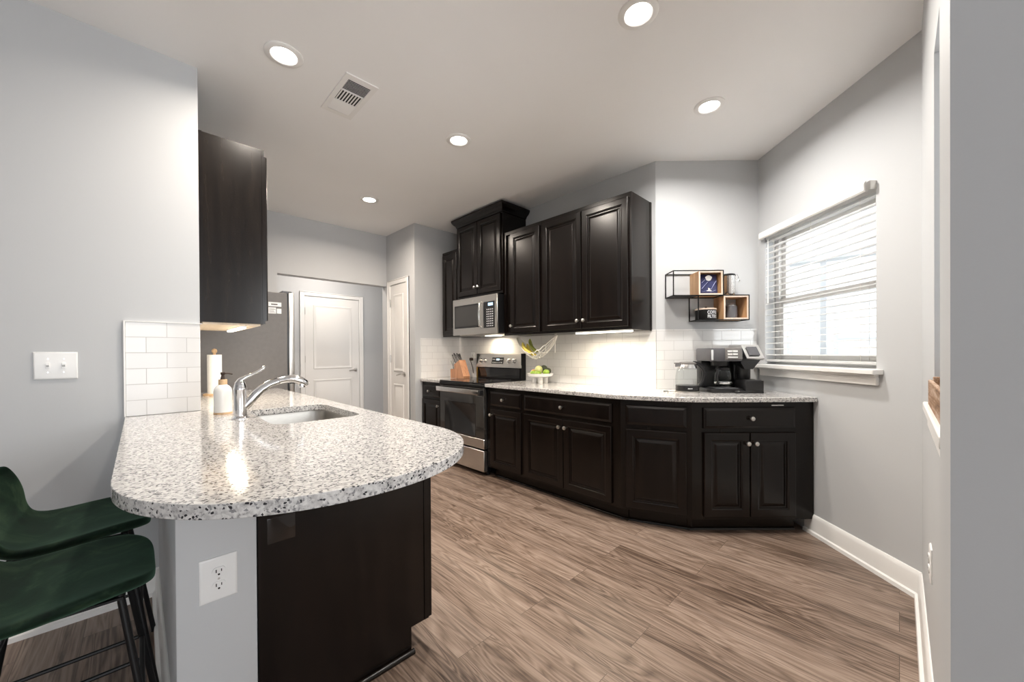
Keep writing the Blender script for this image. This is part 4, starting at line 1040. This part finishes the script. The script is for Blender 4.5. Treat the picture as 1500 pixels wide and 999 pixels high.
# dark jar
jr = thing('dark_jar', 'dark ribbed jar with crumpled foil top in the lower wooden box', 'jar', cw(.553, .085, zb+.0155), R_END)
g = G(); g.lathe([(.040, 0), (.043, .003), (.043, .088), (.040, .094)], (0, 0, 0), 20); g.obj('jar', 'grey_plastic', jr)
g = G(); loops = []
for z, r_ in ((.092, .041), (.100, .038), (.108, .030), (.116, .018)):
    loops.append(g.ring([((r_+random.uniform(-.006, .006))*cos(2*pi*i/14), (r_+random.uniform(-.006, .006))*sin(2*pi*i/14), z+random.uniform(-.003, .003)) for i in range(14)]))
for a_, b_ in zip(loops, loops[1:]): g.bridge(a_, b_)
g.cap(loops[0][::-1]); g.cap(loops[-1]); g.obj('foil_top', 'foil', jr)

# ================================================================ PASS-THROUGH LEDGE ITEMS
tr = thing('rustic_tray', 'rough wooden tray standing on the pass-through ledge', 'tray', (1.765, -.064, 1.0375), R_RIGHT)
g = G(); g.box(0, .5, 0, .11, 0, .012); g.box(0, .5, 0, .010, .012, .075, .002); g.box(0, .012, .01, .11, .012, .085, .002); g.box(.488, .5, .01, .11, .012, .085, .002); g.box(.012, .488, .10, .11, .012, .075, .002); g.obj('box', 'rustic_wood', tr)
g = G(); g.tube([(-.004, .03, .05), (-.018, .035, .055), (-.018, .075, .055), (-.004, .08, .05)], .004, 8); g.obj('end_handle', 'black_metal', tr)

# ================================================================ STOOLS
def make_stool(label, x, y):
    r = thing('bar_stool', label, 'stool', (x, y, 0), 0, 'green velvet counter stools')
    # local: faces +x ; seat centre at 0,0 ; seat top .65
    prof = [(.206, .588, .050), (.204, .594, .105), (.194, .600, .145), (.172, .604, .178), (.13, .606, .203), (.07, .602, .214), (.0, .595, .218), (-.07, .591, .218), (-.115, .602, .217),
            (-.150, .626, .217), (-.180, .662, .218), (-.204, .708, .218), (-.222, .755, .210), (-.236, .795, .188), (-.242, .815, .150), (-.245, .824, .09)]
    g = G(); rt = []; rb = []; nv = 12
    for i, (px, pz, hw_) in enumerate(prof):
        a_ = prof[max(i-1, 0)]; b_ = prof[min(i+1, len(prof)-1)]; tv = Vector((b_[0]-a_[0], b_[1]-a_[1])).normalized(); nrm = Vector((-tv.y, tv.x))
        if 0 < i: pass
        if nrm.y > 0 or (i > 8 and nrm.x > 0): nrm = -nrm                      # points to the underside / back
        if i <= 2: nrm = Vector((0, -1))
        th = (.020, .030, .036, .040)[i] if i < 4 else (.040 if i < 12 else .030)
        s = i/(len(prof)-1); r1 = []; r2 = []
        for k in range(nv+1):
            v = -1+2*k/nv; e = abs(v)**3
            back = min(1, max(0, (s-.5)/.25)); lift = .022*e*(1-back)*min(1, i/4); fwd = (.055*v*v+.03*e)*back
            th_ = th*(1-.35*abs(v)**6)
            r1.append(g.bm.verts.new((px+fwd, hw_*v, pz+lift))); r2.append(g.bm.verts.new((px+fwd+nrm.x*th_, hw_*v*.985, pz+lift+nrm.y*th_)))
        rt.append(r1); rb.append(r2)
    for a_, b_ in zip(rt, rt[1:]): g.bridge(a_, b_, closed=False)
    for a_, b_ in zip(rb, rb[1:]): g.bridge(b_, a_, closed=False)
    loop_t = rt[0] + [r_[-1] for r_ in rt[1:]] + rt[-1][-2::-1] + [r_[0] for r_ in rt[-2:0:-1]]
    loop_b = rb[0] + [r_[-1] for r_ in rb[1:]] + rb[-1][-2::-1] + [r_[0] for r_ in rb[-2:0:-1]]
    g.bridge(loop_b, loop_t)
    o = g.obj('seat_shell', 'green_velvet', r, smooth=180)
    sub = o.modifiers.new('sub', 'SUBSURF'); sub.levels = 2; sub.render_levels = 2
    tops = {(1, 1): (.135, .125), (1, -1): (.135, -.125), (-1, 1): (-.115, .125), (-1, -1): (-.115, -.125)}
    bots = {(1, 1): (.215, .205), (1, -1): (.215, -.205), (-1, 1): (-.205, .205), (-1, -1): (-.205, -.205)}
    def at(kx, ky, z):
        a_, b_ = tops[kx, ky], bots[kx, ky]; f_ = z/.568; return (b_[0]+(a_[0]-b_[0])*f_, b_[1]+(a_[1]-b_[1])*f_, z)
    for kx in (1, -1):
        for ky in (1, -1):
            g = G(); g.tube([at(kx, ky, .004), at(kx, ky, .3), at(kx, ky, .568)], .0085, 10); lg = g.obj('leg', 'black_metal', r)
            g = G(); g.lathe([(.011, 0), (.011, .006)], at(kx, ky, 0), 10); g.obj('foot_cap', 'black_plastic', lg)
    for p_, q_ in ((at(1, -1, .28), at(1, 1, .28)), (at(-1, -1, .20), at(-1, 1, .20)), (at(1, 1, .20), at(-1, 1, .20)), (at(1, -1, .20), at(-1, -1, .20))):
        g = G(); g.tube([p_, q_], .0065, 8); g.obj('stretcher', 'black_metal', r)
    g = G(); g.bar((-.12, -.13, .562), (.14, -.13, .562), .02, .006); g.bar((-.12, .13, .562), (.14, .13, .562), .02, .006); g.bar((-.115, -.13, .56), (-.115, .13, .56), .02, .006); g.bar((.135, -.13, .56), (.135, .13, .56), .02, .006); g.obj('seat_frame', 'black_metal', r)
    return r
make_stool('green velvet counter stool nearest the camera, lower left', -.175, 1.58)
make_stool('green velvet counter stool by the left wall, tucked under the granite corner', -.176, 2.08)
